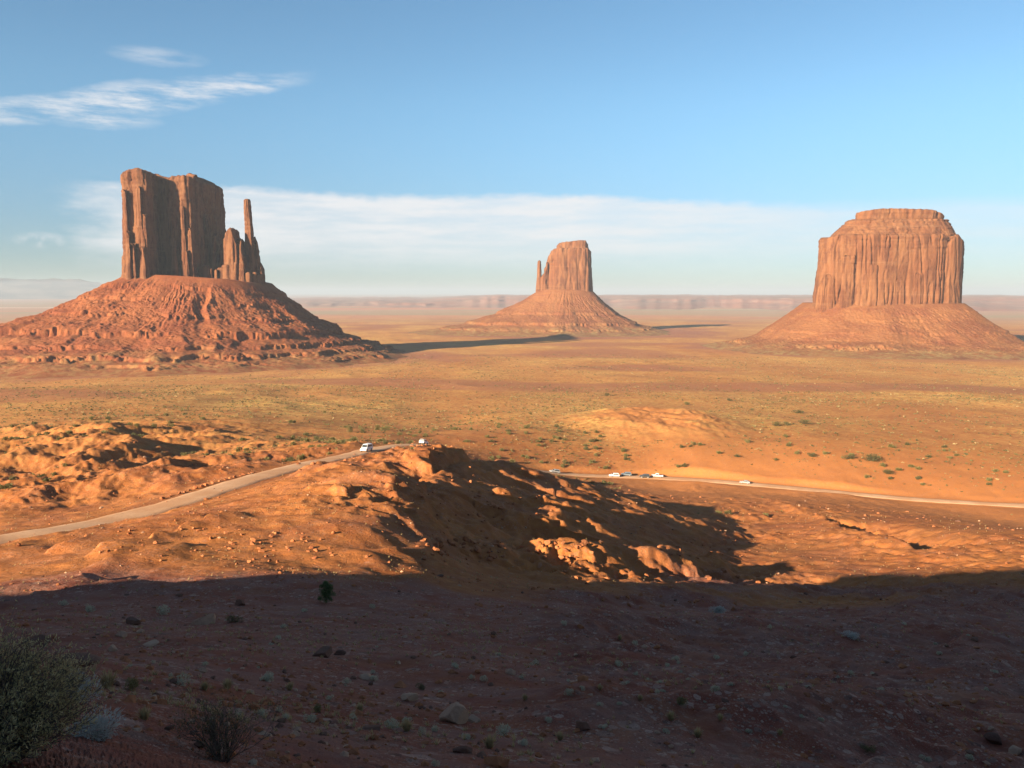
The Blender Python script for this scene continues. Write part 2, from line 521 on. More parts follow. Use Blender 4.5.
    if back.any():
        sb, ub = s[back], u[back]
        T = np.interp(sb, SHADE_RIM_S, SHADE_RIM_T) + 1.2 * p2(sb / 8.0, sb * 0 + 3.3) + 0.7 * p2(sb / 3.0, sb * 0 + 1.3)
        rim = T - SHADE_RIM_U * TAN_E
        zr = np.where(ub > SHADE_RIM_U, rim - (ub - SHADE_RIM_U) * 0.75, rim + 0.02 * (SHADE_RIM_U - ub))
        zr = np.where(ub < -220, zr + (ub + 220) * 0.5, zr)
        z[back] = np.maximum(z[back], zr)
    return z


def hit(px, py, y0=3.0, y1=3000.0):
    """where the sight line through (px, py) meets the terrain (world coordinates)"""
    Y = np.exp(np.linspace(math.log(y0), math.log(y1), 1400))
    p = at(px, py, 1.0)
    x, z = p[0] * Y, p[2] * Y
    g = ground(x, Y)
    k = np.nonzero(g > z)[0]
    if len(k) == 0:
        return None
    i = max(k[0], 1)
    a, b = z[i - 1] - g[i - 1], g[i] - z[i]
    t = a / (a + b + 1e-9)
    yy = Y[i - 1] * (1 - t) + Y[i] * t
    xx = p[0] * yy
    return Vector((xx, yy, ground(xx, yy)[0] + CZ))


def mesh_obj(name, V, F, mats, parent=None, smooth=True, mat_idx=None, attrs=None):
    me = bpy.data.meshes.new(name)
    V = np.asarray(V, np.float32)
    if isinstance(F, np.ndarray):
        nf, k = F.shape
        me.vertices.add(len(V))
        me.vertices.foreach_set('co', V.ravel())
        me.loops.add(nf * k)
        me.loops.foreach_set('vertex_index', F.astype(np.int32).ravel())
        me.polygons.add(nf)
        me.polygons.foreach_set('loop_start', np.arange(0, nf * k, k, dtype=np.int32))
        me.update(calc_edges=True)
    else:
        me.from_pydata([tuple(map(float, v)) for v in V], [], F)
    me.validate()
    for m_ in (mats if isinstance(mats, (list, tuple)) else [mats]):
        me.materials.append(m_)
    me.polygons.foreach_set('use_smooth', np.full(len(me.polygons), smooth, bool))
    if mat_idx is not None:
        me.polygons.foreach_set('material_index', np.asarray(mat_idx, np.int32))
    if attrs:
        for k_, v_ in attrs.items():
            a = me.attributes.new(k_, 'FLOAT', 'POINT')
            a.data.foreach_set('value', np.asarray(v_, np.float32))
    o = bpy.data.objects.new(name, me)
    col.objects.link(o)
    if parent:
        o.parent = parent
    return o


def grid_faces(nr, nc, wrap=False):
    i = np.arange(nr - 1)[:, None]
    j = np.arange(nc if wrap else nc - 1)[None]
    a = i * nc + j
    b = i * nc + (j + 1) % nc
    return np.stack([a, b, b + nc, a + nc], -1).reshape(-1, 4)


def new_mat(name):
    m_ = bpy.data.materials.new(name)
    m_.use_nodes = True
    t = m_.node_tree
    t.nodes.clear()
    k = N(t)
    out = k.n('ShaderNodeOutputMaterial')
    b = k.n('ShaderNodeBsdfPrincipled')
    b.inputs['Roughness'].default_value = 0.95
    b.inputs['Specular IOR Level'].default_value = 0.1
    k.l(b.outputs[0], out.inputs['Surface'])
    return m_, k, b, out


def attr(k, name):
    a = k.n('ShaderNodeAttribute', attribute_name=name)
    return a.outputs['Fac']


def ground_material():
    m_, k, b, out = new_mat('desert_ground')
    pos = k.n('ShaderNodeNewGeometry').outputs['Position']
    veg = attr(k, 'veg')
    sand = attr(k, 'sand')
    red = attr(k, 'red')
    far = attr(k, 'far')
    n1 = k.noise(pos, 0.045, 6, 0.6)
    n2 = k.noise(pos, 0.55, 6, 0.65)
    n3 = k.noise(pos, 3.5, 5, 0.7)
    c = k.mix(k.ramp(n1, 0.35, 0.68), (0.362, 0.132, 0.039), (0.274, 0.088, 0.028))
    c = k.mix(k.m('MULTIPLY', k.ramp(n2, 0.42, 0.72), 0.6), c, (0.46, 0.195, 0.062))
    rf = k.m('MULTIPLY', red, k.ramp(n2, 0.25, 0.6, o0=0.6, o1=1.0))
    rcol = k.mix(k.ramp(k.noise(pos, 0.25, 6, 0.65), 0.40, 0.60), (0.225, 0.066, 0.040), (0.245, 0.106, 0.076))  # purplish red soil tones, chosen partly for the near slope's shade
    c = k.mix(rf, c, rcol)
    c = k.mix(k.m('MULTIPLY', sand, 0.85), c, (0.45, 0.175, 0.055))
    # gravel: pale and dark stones lying in the soil
    for sc_, lo_, am_ in ((1.3, 0.80, 0.8), (3.2, 0.62, 0.9), (9.0, 0.52, 0.9), (24.0, 0.50, 0.7)):
        vo = k.n('ShaderNodeTexVoronoi')
        k.l(pos, vo.inputs['Vector'])
        vo.inputs['Scale'].default_value = sc_
        sv = k.n('ShaderNodeSeparateColor')
        k.l(vo.outputs['Color'], sv.inputs[0])
        there = k.m('MULTIPLY', k.m('GREATER_THAN', sv.outputs[0], lo_), k.m('LESS_THAN', vo.outputs['Distance'], 0.40))
        there = k.m('MULTIPLY', k.m('MULTIPLY', there, k.ramp(k.noise(pos, 0.35, 4, 0.6), 0.36, 0.56)), am_)
        there = k.m('MULTIPLY', there, k.m('SUBTRACT', 1.0, veg, clamp=True))
        there = k.m('MULTIPLY', there, k.m('MULTIPLY_ADD', red, 0.62, 0.38))
        c = k.mix(there, c, k.mix(sv.outputs[1], (0.11, 0.050, 0.036), (0.44, 0.26, 0.19)))
    # dry grass and low scrub as ground cover
    g1 = k.noise(k.mapv(pos, (1, 1, 0.2)), 0.22, 7, 0.72)
    g2 = k.noise(k.mapv(pos, (1, 0.6, 0.2), loc=(40, 0, 0)), 0.028, 5, 0.6)
    gcol = k.mix(k.ramp(g2, 0.35, 0.65), (0.66, 0.42, 0.130), (0.52, 0.30, 0.105))
    gcol = k.mix(k.m('MULTIPLY', k.m('MULTIPLY', k.ramp(k.noise(pos, 0.36, 6, 0.78), 0.47, 0.56), k.ramp(k.noise(pos, 0.03, 5, 0.65, out=0), 0.42, 0.60, o0=0.25)), 0.8), gcol, (0.115, 0.095, 0.040))
    gm = k.m('ADD', k.m('MULTIPLY', k.ramp(g1, 0.40, 0.56), 0.80), 0.12)
    c = k.mix(k.m('MULTIPLY', veg, gm), c, gcol)
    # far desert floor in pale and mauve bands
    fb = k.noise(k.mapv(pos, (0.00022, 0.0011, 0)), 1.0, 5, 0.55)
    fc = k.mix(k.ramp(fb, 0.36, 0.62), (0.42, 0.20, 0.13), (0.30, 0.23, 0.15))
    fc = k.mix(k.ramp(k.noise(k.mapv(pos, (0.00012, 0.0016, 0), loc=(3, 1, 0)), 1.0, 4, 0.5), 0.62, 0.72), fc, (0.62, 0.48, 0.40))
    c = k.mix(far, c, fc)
    k.l(c, b.inputs['Base Color'])
    bump = k.n('ShaderNodeBump')
    bump.inputs['Strength'].default_value = 0.8
    bump.inputs['Distance'].default_value = 0.40
    h = k.m('ADD', k.m('MULTIPLY', k.noise(pos, 1.3, 8, 0.7), 0.7), k.m('MULTIPLY', n3, 0.25))
    k.l(h, bump.inputs['Height'])
    k.l(bump.outputs[0], b.inputs['Normal'])
    return m_


MAT_GROUND = ground_material()


def build_terrain():
    fine = np.arange(-44, 44.001, 0.08)
    left_ = np.arange(-180, -44, 1.6)
    right_ = np.arange(45.4, 179.9, 1.6)
    az = np.radians(np.concatenate([left_, fine, right_]))
    rr = [0.0]
    rr = np.concatenate([np.exp(np.linspace(math.log(0.6), math.log(8), 170, endpoint=False)),
                         np.exp(np.linspace(math.log(8), math.log(1500), 1150, endpoint=False)),
                         np.exp(np.linspace(math.log(1500), math.log(75000), 170))])
    A, RR = np.meshgrid(az, rr)
    X = (np.sin(A) * RR).ravel()
    Y = (np.cos(A) * RR).ravel()
    Z = ground(X, Y)
    F = grid_faces(len(rr), len(az), wrap=True)
    V = np.stack([X, Y, Z + CZ], 1)
    # close the little hole under the tripod
    c0 = len(V)
    V = np.concatenate([V, [[0, 0, CZ - 1.72]]])
    r = np.hypot(X, Y)
    a = np.arctan2(X, Y)
    big = p2(X / 170 + 3, Y / 240)
    veg = ss(r, 330, 560) * (0.62 + 0.55 * big)
    veg = np.maximum(veg, ss(r, 230, 330) * ss(-a, 0.05, 0.25) * 0.5)
    mx, my, _ = at(655, 398, 520)
    q = np.hypot((X - mx) / 62, (Y - my) / 95)
    veg *= 0.12 + 0.88 * ss(q + 0.25 * p2(X / 20, Y / 25), 0.40, 0.75)
    red_zone = ss(p2(X / 420 + 9, Y / 260 + 3), 0.1, 0.5) * ss(r, 500, 800)
    veg *= 1 - 0.7 * red_zone
    bank = ss(a, 0.12, 0.2) * ss(r, 300, 340) * (1 - ss(r, 400, 520))
    veg *= 1 - 0.8 * bank
    veg *= 1 - 0.6 * np.exp(-(((a + 0.48) / 0.19) ** 2)) * ss(r, 165, 215) * (1 - ss(r, 380, 520))
    sand = (1 - ss(q, 0.4, 1.0)) + bank * 0.8
    shade_soil = 1 - ss(r + 48 * p2(X / 38 + 1, Y / 38) + 16 * p2(X / 11, Y / 11), 58 + 48 * ss(a, 0.04, 0.25), 88 + 52 * ss(a, 0.04, 0.25))  # redder near soil; shade tone of the slope put into its colour
    redm = np.clip(np.maximum(shade_soil, 0.22 * ss(p2(X / 15 + 5, Y / 15), 0.0, 0.5)), 0, 1) * (1 - ss(r, 200, 320)) + 0.5 * red_zone
    for bx, by, br in ((-640, 1620, 470), (206, 3000, 520), (930, 1990, 430)):
        db = np.hypot(X - bx, Y - by) / br
        nb = 1 - ss(db + 0.25 * p2(X / 90, Y / 130), 0.9, 1.25)
        veg *= 1 - 0.75 * nb
        redm = np.maximum(redm, 0.75 * nb)
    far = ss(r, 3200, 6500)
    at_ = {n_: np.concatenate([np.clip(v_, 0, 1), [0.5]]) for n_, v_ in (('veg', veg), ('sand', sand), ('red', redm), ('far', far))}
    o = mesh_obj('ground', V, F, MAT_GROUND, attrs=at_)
    o['kind'] = 'structure'
    return o


build_terrain()


def build_haze():
    m_ = bpy.data.materials.new('desert_air')
    m_.use_nodes = True
    t = m_.node_tree
    t.nodes.clear()
    k = N(t)
    out = k.n('ShaderNodeOutputMaterial')
    v = k.n('ShaderNodeVolumePrincipled')
    v.inputs['Color'].default_value = (0.52, 0.62, 0.76, 1)
    v.inputs['Density'].default_value = 0.000048
    v.inputs['Anisotropy'].default_value = 0.0
    k.l(v.outputs[0], out.inputs['Volume'])
    S, z0, z1 = 80000.0, CZ - 172.0, CZ + 262.0
    V = [(x, y, z) for z in (z0, z1) for y in (-S, S) for x in (-S, S)]
    F = [(0, 2, 3, 1), (4, 5, 7, 6), (0, 1, 5, 4), (1, 3, 7, 5), (3, 2, 6, 7), (2, 0, 4, 6)]
    o = mesh_obj('haze', V, F, m_, smooth=False)
    o['kind'] = 'stuff'


build_haze()


# ------------------------------------------------------------------ buttes
def rock_material(name, light, dark, varnish, pale, zlo, zhi):
    m_, k, b, out = new_mat(name)
    pos = k.n('ShaderNodeNewGeometry').outputs['Position']
    sep = k.n('ShaderNodeSeparateXYZ')
    k.l(pos, sep.inputs[0])
    n1 = k.noise(k.mapv(pos, (1, 1, 0.35)), 0.030, 6, 0.62)
    n2 = k.noise(k.mapv(pos, (1, 1, 0.22)), 0.10, 7, 0.7)
    n3 = k.noise(k.mapv(pos, (0.03, 0.03, 1)), 0.16, 5, 0.6)
    n4 = k.noise(pos, 0.5, 5, 0.65)
    c = k.mix(k.ramp(n1, 0.36, 0.64), light, dark)
    c = k.mix(k.m('MULTIPLY', k.ramp(n2, 0.46, 0.62), 0.85), c, varnish)
    c = k.mix(k.m('MULTIPLY', k.ramp(n3, 0.52, 0.70), 0.45), c, pale)
    c = k.mix(k.m('MULTIPLY', k.ramp(n4, 0.5, 0.75), 0.3), c, dark)
    k.l(c, b.inputs['Base Color'])
    bump = k.n('ShaderNodeBump')
    bump.inputs['Strength'].default_value = 0.8
    bump.inputs['Distance'].default_value = 2.2
    h = k.m('ADD', k.m('MULTIPLY', k.noise(k.mapv(pos, (1, 1, 0.6)), 0.14, 8, 0.7), 1.0),
            k.m('MULTIPLY', k.noise(k.mapv(pos, (0.05, 0.05, 1)), 0.28, 5, 0.65), 0.45))
    k.l(h, bump.inputs['Height'])
    k.l(bump.outputs[0], b.inputs['Normal'])
    return m_


def talus_material(name, f):
    m_, k, b, out = new_mat(name)
    pos = k.n('ShaderNodeNewGeometry').outputs['Position']
    n1 = k.noise(pos, 0.018, 6, 0.62)
    n2 = k.noise(pos, 0.16, 7, 0.7)
    n3 = k.noise(k.mapv(pos, (0.06, 0.06, 1)), 0.10, 5, 0.6)
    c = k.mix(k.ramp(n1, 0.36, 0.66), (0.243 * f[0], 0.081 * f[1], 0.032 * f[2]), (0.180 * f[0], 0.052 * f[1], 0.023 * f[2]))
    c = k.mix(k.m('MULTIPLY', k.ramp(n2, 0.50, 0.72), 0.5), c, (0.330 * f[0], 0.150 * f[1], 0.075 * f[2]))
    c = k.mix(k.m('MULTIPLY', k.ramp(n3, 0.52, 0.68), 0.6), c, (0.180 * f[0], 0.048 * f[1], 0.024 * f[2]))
    c = k.mix(k.m('MULTIPLY', attr(k, 'veg'), k.ramp(k.noise(pos, 0.07, 7, 0.7), 0.40, 0.60)), c, (0.310 * f[0], 0.210 * f[1], 0.085 * f[2]))
    k.l(c, b.inputs['Base Color'])
    bump = k.n('ShaderNodeBump')
    bump.inputs['Strength'].default_value = 0.75
    bump.inputs['Distance'].default_value = 2.0
    k.l(k.noise(pos, 0.20, 9, 0.72), bump.inputs['Height'])
    k.l(bump.outputs[0], b.inputs['Normal'])
    return m_


MAT_ROCK = rock_material('butte_sandstone', (0.171, 0.076, 0.037), (0.115, 0.045, 0.023), (0.067, 0.026, 0.016), (0.175, 0.088, 0.048), 0, 1)
MAT_ROCK2 = rock_material('butte_sandstone_pale', (0.196, 0.088, 0.041), (0.152, 0.059, 0.027), (0.094, 0.036, 0.020), (0.211, 0.108, 0.057), 0, 1)
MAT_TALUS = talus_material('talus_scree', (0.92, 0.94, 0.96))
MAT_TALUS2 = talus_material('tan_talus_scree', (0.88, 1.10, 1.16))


def px_poly(pts):
    return np.array([at(p, 300, Y)[:2] for p, Y in pts])


def loft_ring(poly, n):
    P = np.asarray(poly, float)
    area = 0.5 * np.sum(P[:, 0] * np.roll(P[:, 1], -1) - np.roll(P[:, 0], -1) * P[:, 1])
    if area < 0:
        P = P[::-1]
    k = np.argmin(P[:, 0])
    P = np.roll(P, -k, axis=0)
    for _ in range(2):
        Q = np.roll(P, -1, axis=0)
        P = np.stack([P * 0.8 + Q * 0.2, P * 0.2 + Q * 0.8], 1).reshape(-1, 2)
    d = np.linalg.norm(np.roll(P, -1, 0) - P, axis=1)
    cum = np.concatenate([[0], np.cumsum(d)])
    t = np.linspace(0, cum[-1], n, endpoint=False)
    PP = np.concatenate([P, P[:1]])
    return np.stack([np.interp(t, cum, PP[:, 0]), np.interp(t, cum, PP[:, 1])], 1), cum[-1]


def top_line(pxs, ys, Y):
    """skyline of a rock body: surveyed columns and rows, at distance Y"""
    zs = [slope_at(v) * Y for v in ys]

    def f(x, y):
        return np.interp(512 + FPX * x / Y, pxs, zs)
    return f


def _hash(a, b, seed):
    v = np.sin(a * 127.1 + b * 311.7 + seed * 74.7) * 43758.5453
    return v - np.floor(v)


def columns(s_, z, w, hb, seed):
    """jointed sandstone: columns of unequal width, each broken into beds that stand in or out"""
    c = s_ / w + 0.42 * p2(s_ / (w * 2.3) + seed, z * 0 + seed) + 0.16 * p2(z / 60 + seed, s_ / 90)
    i = np.floor(c)
    f = c - i
    h1 = _hash(i, i * 0, seed)
    bed = np.floor(z / (hb * (0.6 + 0.9 * h1)) + h1 * 7)
    val = 0.65 * h1 + 0.35 * _hash(i, bed, seed + 3)
    groove = np.exp(-((np.minimum(f, 1 - f)) * w / 1.3) ** 2) * ss(_hash(i + np.round(f), bed * 0, seed + 9), 0.2, 0.7)
    return val * 2 - 1, groove


def prism(poly, z0, top, step=2.0, zstep=2.6, poly_top=None, pw=1.0, taper=4.0, flare=5.0, big=5.0, mid=2.4, crack=4.0,
          strata=0.7, fine=0.5, seed=0.0, bs=30.0, rough_top=2.5, round_=4.0, topstr=0.0, slab=0.0):
    """a rock body: a ring of plan points raised to a skyline, weathered into columns, cracks and beds"""
    _, per = loft_ring(poly, 16)
    n = max(24, int(per / step))
    ring, _ = loft_ring(poly, n)
    ring_t = loft_ring(poly_top, n)[0] if poly_top is not None else ring
    tf = top if callable(top) else (lambda x, y: x * 0 + top)
    cen = ring_t.mean(0)
    zt = tf(ring_t[:, 0], ring_t[:, 1])
    H = float(np.max(zt) - z0)
    nz = max(8, int(H / zstep))
    h = np.linspace(0, 1, nz)[:, None]
    w = h ** pw
    bx = ring[None, :, 0] * (1 - w) + ring_t[None, :, 0] * w
    by = ring[None, :, 1] * (1 - w) + ring_t[None, :, 1] * w
    tx = np.roll(bx, -1, 1) - np.roll(bx, 1, 1)
    ty = np.roll(by, -1, 1) - np.roll(by, 1, 1)
    ln = np.hypot(tx, ty) + 1e-9
    nx, ny = ty / ln, -tx / ln
    zz = z0 + (zt[None] + 1.5 * p2(ring_t[:, 0] / 9 + seed, ring_t[:, 1] / 9)[None] * (rough_top / 2.5) - z0) * h
    d = -taper * h + flare * (1 - h) ** 3
    d = d + big * p3(bx / bs + seed, by / bs, zz / 240 + seed)
    seg = np.hypot(np.roll(ring[:, 0], -1) - ring[:, 0], np.roll(ring[:, 1], -1) - ring[:, 1])
    arc = np.concatenate([[0], np.cumsum(seg)[:-1]])[None] + zz * 0
    if slab:
        for w_, hb_, am_, gd_ in ((bs * 1.3, 95, 1.25, 1.7), (bs * 0.5, 44, 0.5, 0.5)):
            v_, g_ = columns(arc, zz, w_, hb_, seed + w_)
            d = d + slab * (am_ * v_ - gd_ * g_)
        zb_ = zz + 1.5 * p2(arc / 60 + seed, zz * 0)
        d = d - 1.3 * ss(np.abs(p2(zb_ / 17 + seed, zz * 0 + 0.5)), 0.10, 0.0) * ss(p2(arc / 45, zz / 60 + seed), -0.3, 0.3)
    d = d + mid * (1 - 2 * np.abs(p3(bx / 11 + seed, by / 11 + 5, zz / 110)))
    if slab:
        for fs, am in ((bs * 0.95, 1.0), (bs * 0.42, 0.5)):
            qv = p3(bx / fs + seed * 3, by / fs + 2, zz / (fs * 5.5) + seed) * 2.6
            fr_ = qv - np.floor(qv)
            d = d + 0.45 * slab * am * (np.floor(qv) + ss(fr_, 0.84, 1.0))
    cr = np.abs(p3(bx / 19 + 3 + seed, by / 19, zz / 260 + 9))
    d = d - crack * np.exp(-(cr / 0.07) ** 2) * ss(p3(bx / 60, by / 60, zz / 70 + seed), -0.45, 0.2)
    d = d + strata * p3(bx / 90, by / 90, zz / 4.5 + seed) * (0.5 + topstr * ss(h, 0.6, 0.95))
    # spalled alcoves: broad shallow scoops with sharp roofs
    sc = p3(bx / 26 + 8, by / 26 + seed, zz / 42)
    d = d - 2.2 * ss(sc, 0.25, 0.42) * (mid / 2.4)
    d = d + fine * p3(bx / 3.2, by / 3.2 + seed, zz / 5.5)
    d = d - round_ * ss(h, 1 - round_ * 1.6 / H, 1.0) ** 2
    X = bx + nx * d
    Y = by + ny * d
    V = [np.stack([X.ravel(), Y.ravel(), zz.ravel()], 1)]
    rows = nz
    ex, ey, ez = X[-1], Y[-1], zz[-1]
    for q in np.linspace(0.0, 1.0, 9)[1:]:
        q2 = q * 0.985
        xx = ex * (1 - q2) + cen[0] * q2
        yy = ey * (1 - q2) + cen[1] * q2
        zq = tf(xx, yy)
        e = min(1, q * 3)
        zz2 = (ez * (1 - e) + zq * e) + rough_top * 0.6 * p2(xx / 14 + seed, yy / 14) * q + rough_top * 0.35 * q
        V.append(np.stack([xx, yy, zz2], 1))
        rows += 1
    V = np.concatenate(V)
    F = grid_faces(rows, n, wrap=True)
    return V, F


def join_bodies(name, bodies, mats, parent, loc, midx=None):
    Vs, Fs, mi, o_ = [], [], [], 0
    for i, (V, F) in enumerate(bodies):
        Vs.append(V)
        Fs.append(F + o_)
        mi.append(np.full(len(F), midx[i] if midx else 0))
        o_ += len(V)
    V = np.concatenate(Vs) + np.array([0, 0, CZ]) - np.array(loc)
    return mesh_obj(name, V, np.concatenate(Fs), mats, parent, mat_idx=np.concatenate(mi))


def empty(name, loc, label=None, cat=None, group=None):
    o = bpy.data.objects.new(name, None)
    o.empty_display_size = 1.0
    o.location = loc
    col.objects.link(o)
    tag(o, label, cat, group)
    return o


def tag(o, label=None, cat=None, group=None, kind=None):
    if label:
        o['label'] = label
    if cat:
        o['category'] = cat
    if group:
        o['group'] = group
    if kind:
        o['kind'] = kind
    return o


def talus(parent, loc, cen, inner, zt_fn, reach, prof, seed, ledges, na=760, nr=250, gull=5.0, veg_foot=0.5, sq=2.0, mat=None):
    """scree apron: from under the cliff out to the plain; prof is height against distance"""
    az = np.linspace(0, 2 * np.pi, na, endpoint=False)
    ca, sa = np.cos(az), np.sin(az)
    ri = 1 / (np.abs(ca / inner[0]) ** sq + np.abs(sa / inner[1]) ** sq) ** (1.0 / sq)
    ro = reach(az)
    t = np.linspace(-0.12, 1.0, nr)[:, None]
    wob_ = 1 + 0.10 * p2(ca * 2.2 + seed, sa * 2.2) + 0.05 * p2(ca * 6 + seed, sa * 6 + 3)
    r = ri[None] + (ro * wob_)[None] * t
    x = cen[0] + r * ca[None]
    y = cen[1] + r * sa[None]
    g = ground(x.ravel(), y.ravel()).reshape(x.shape)
    zt = zt_fn(x, y)
    tp = np.clip(t / 0.95, 0, 1)
    pf = np.interp(tp, prof[0], prof[1])
    lift = zt - g
    # rills and ribs running down the slope
    a1 = az[None] * (ro[None] + ri[None]) / 1.0
    env = ss(tp, 0.0, 0.10) * (1 - ss(tp, 0.72, 1.0))
    rib = 1 - 2 * np.abs(p2(a1 / 26 + seed + 0.4 * p2(x / 40, y / 40), r / 170 + seed))
    rib2 = 1 - 2 * np.abs(p2(a1 / 10 + seed + 0.5 * p2(x / 18, y / 18), r / 80 + 2))
    patchy = ss(p2(x / 75 + seed, y / 75), -0.35, 0.35)
    z = lift * pf + env * (gull * rib * (0.15 + 0.55 * patchy) + gull * 0.28 * rib2 * patchy - 1.0)
    z = z + env * (gull * 0.28 * p2(x / 34 + 3, y / 34) + gull * 0.16 * p2(x / 15, y / 15 + 4) + 0.9 * p2(x / 8, y / 8) + 1.0 * p2(x / 3.8, y / 3.8))
    bl = p2(x / 6.5 + 20, y / 6.5)
    z = z + env * 1.6 * ss(bl, 0.30, 0.42) * ss(p2(x / 45, y / 45 + seed), -0.2, 0.2)
    # ledges: beds of harder rock that stand as small cliffs
    for (lv, hh, st, fr) in ledges:
        wv = lv * lift + 2.0 * hh / 10 * (1 - 2 * np.abs(p2(a1 / 17 + lv * 31 + 0.5 * p2(a1 / 50, r / 90), r / 200)) + 0.8 * p2(a1 / 6.5, r / 120)) + 3.0 * p2(x / 60 + seed, y / 60 + lv * 9) + 1.8 * p2(x / 13, y / 13 + lv)
        on = ss(p2(az[None] * fr + seed * 3 + lv * 7, tp * 0 + lv * 13), -0.5, 0.0) * st
        if np.max(hh) > 10:
            on = np.maximum(on, 0.8 * st * (1 - ss(x, cen[0] - 10, cen[0] + 90)))
            hh = hh * (0.62 + 0.55 * p2(a1 / 47 + 3, r / 300) + 0.3 * p2(a1 / 14, r / 300)) * (1 - ss(tp, 0.86, 0.96))
        z = z + on * hh * (ss(z - wv, -1.2, 1.2) - ss(z - wv, -1.2 - hh * 2.6, hh * 3.2))
    z = z + g
    z = np.where(t > 0.965, np.minimum(z, g - (t - 0.965) * 60), z)
    V = np.stack([x.ravel(), y.ravel(), z.ravel() + CZ], 1) - np.array(loc)
    veg = veg_foot * ss(tp + 0.2 * p2(x / 60, y / 60), 0.5, 0.95) + x * 0
    return mesh_obj('talus_slope', V, grid_faces(nr, na, wrap=True), mat or MAT_TALUS, parent, attrs={'veg': veg.ravel()})


def mitten_butte():
    cx, cyy = -640.0, 1665.0
    gz = ground(cx, cyy - 500)[0]
    loc = Vector((cx, cyy, gz + CZ))
    root = empty('butte', loc, 'tall dark-sided sandstone butte with a thin finger spire at its right end', 'butte', 'buttes standing on the desert plain')
    P = px_poly
    zb = 5.0
    B = []
    B.append(prism(P([(127.5, 1580), (128.5, 1557), (138, 1546), (152, 1549), (157, 1575), (167, 1668), (143, 1690), (128, 1640)]), zb,
                   top_line([118, 125, 128, 133, 139, 150, 158, 166, 175], [192, 187, 180, 174, 170.5, 169.5, 171, 176, 179], 1580), seed=1.3, taper=3, big=3, topstr=2, crack=8, slab=4.0, mid=0.6, fine=1.1))
    B.append(prism(P([(148, 1690), (160, 1650), (172, 1640), (184, 1650), (186, 1720), (150, 1740)]), zb,
                   top_line([150, 164, 170, 178, 190], [172, 174, 176.5, 178, 178], 1660), seed=4.1, taper=2, big=4, topstr=1, slab=2.5, mid=0.8, fine=0.9))
    B.append(prism(P([(171.5, 1650), (173, 1606), (179, 1592), (190, 1590), (197.5, 1599), (203, 1650), (209, 1730), (175, 1735)]), zb,
                   top_line([168, 172, 176, 184, 197, 205, 215], [180, 178, 176, 175.5, 176.5, 178, 180], 1610), seed=7.7, taper=2, big=3, topstr=2, crack=8, slab=4.0, mid=0.6, fine=1.1))
    B.append(prism(P([(194, 1618), (199, 1615), (212, 1680), (223, 1725), (229, 1768), (229, 1810), (200, 1815), (188, 1700)]), zb,
                   top_line([190, 200, 210, 218, 223, 227, 231], [176, 176.5, 179, 183, 185, 189, 200], 1720), seed=2.9, taper=3, big=4, topstr=2, crack=8, slab=4.5, mid=0.6, fine=1.1))
    for px, wd, ty, out in [(130.5, 3.0, 189, 7), (131, 3.5, 231, 11), (136.5, 2.2, 243, 12), (143.5, 4.0, 186, 5), (148.5, 3.4, 214, 8), (146, 2.4, 246, 13), (176, 2.6, 199, 5),
                            (186.5, 3.2, 206, 6), (192.5, 3.6, 228, 9), (189, 2.4, 250, 12), (204, 3.4, 236, 8), (209, 3.0, 215, 5)]:
        Y = np.interp(px, [127, 138, 152, 172, 179, 190, 197, 200, 212], [1556, 1546, 1549, 1620, 1592, 1590, 1599, 1625, 1680]) - out * 1.4 + 3
        B.append(prism(P([(px - wd, Y + 4), (px - wd * .7, Y), (px + wd * .6, Y - 1), (px + wd, Y + 5), (px + wd, Y + 45), (px - wd, Y + 45)]), zb, slope_at(ty) * Y,
                       step=1.6, taper=3.5, flare=2, big=1.5, mid=0.5, crack=1.0, strata=0.8, seed=px * .7, round_=4, rough_top=2, slab=1.2, bs=16))
    # buttress leaning on the recess, and the shoulder pinnacles
    B.append(prism(P([(172, 1612), (173, 1588), (178, 1580), (182, 1590), (183, 1620)]), zb, top_line([170, 175, 178, 181, 184], [250, 240, 238, 243, 252], 1595), taper=5, big=2, mid=1.4, crack=1.5, seed=5.0, round_=5))
    B.append(prism(P([(141, 1560), (143, 1538), (148, 1535), (151, 1545), (151, 1565)]), zb, top_line([140, 145, 151], [233, 226, 236], 1545), taper=5, big=2, mid=1.4, crack=1.5, seed=6.0, round_=5))
    B.append(prism(P([(212, 1660), (214, 1640), (219, 1640), (221, 1660), (219, 1700)]), zb, top_line([210, 215, 218, 222], [250, 235, 237, 252], 1660), taper=5, big=2, mid=1.4, crack=1.5, seed=6.6, round_=5))
    B.append(prism(P([(225.5, 1640), (228, 1612), (234, 1604), (241, 1608), (243, 1640), (240, 1720), (227, 1740)]), zb,
                   top_line([225, 229, 232, 234, 237, 240, 243], [243, 235, 229, 227.5, 229, 236, 243], 1625), taper=3, big=2.5, mid=2, crack=2.5, seed=9.1, round_=4, slab=1.2, bs=18))
    B.append(prism(P([(238, 1632), (241, 1608), (247, 1612), (250, 1634), (249, 1690), (239, 1690)]), zb,
                   top_line([238, 241, 244, 247, 250], [240, 238, 240, 247, 255], 1635), taper=3, big=2.5, mid=2, crack=2.5, seed=10.4, round_=4, slab=1.2, bs=18))
    B.append(prism(P([(217, 1665), (221, 1640), (228, 1630), (233, 1640), (233, 1700), (219, 1720)]), zb,
                   top_line([216, 220, 224, 228, 231], [252, 246, 243, 238, 236], 1650), taper=4, big=2.5, mid=0.8, crack=2, seed=17.4, round_=4, slab=1.5, bs=18))
    rr = random.Random(3)
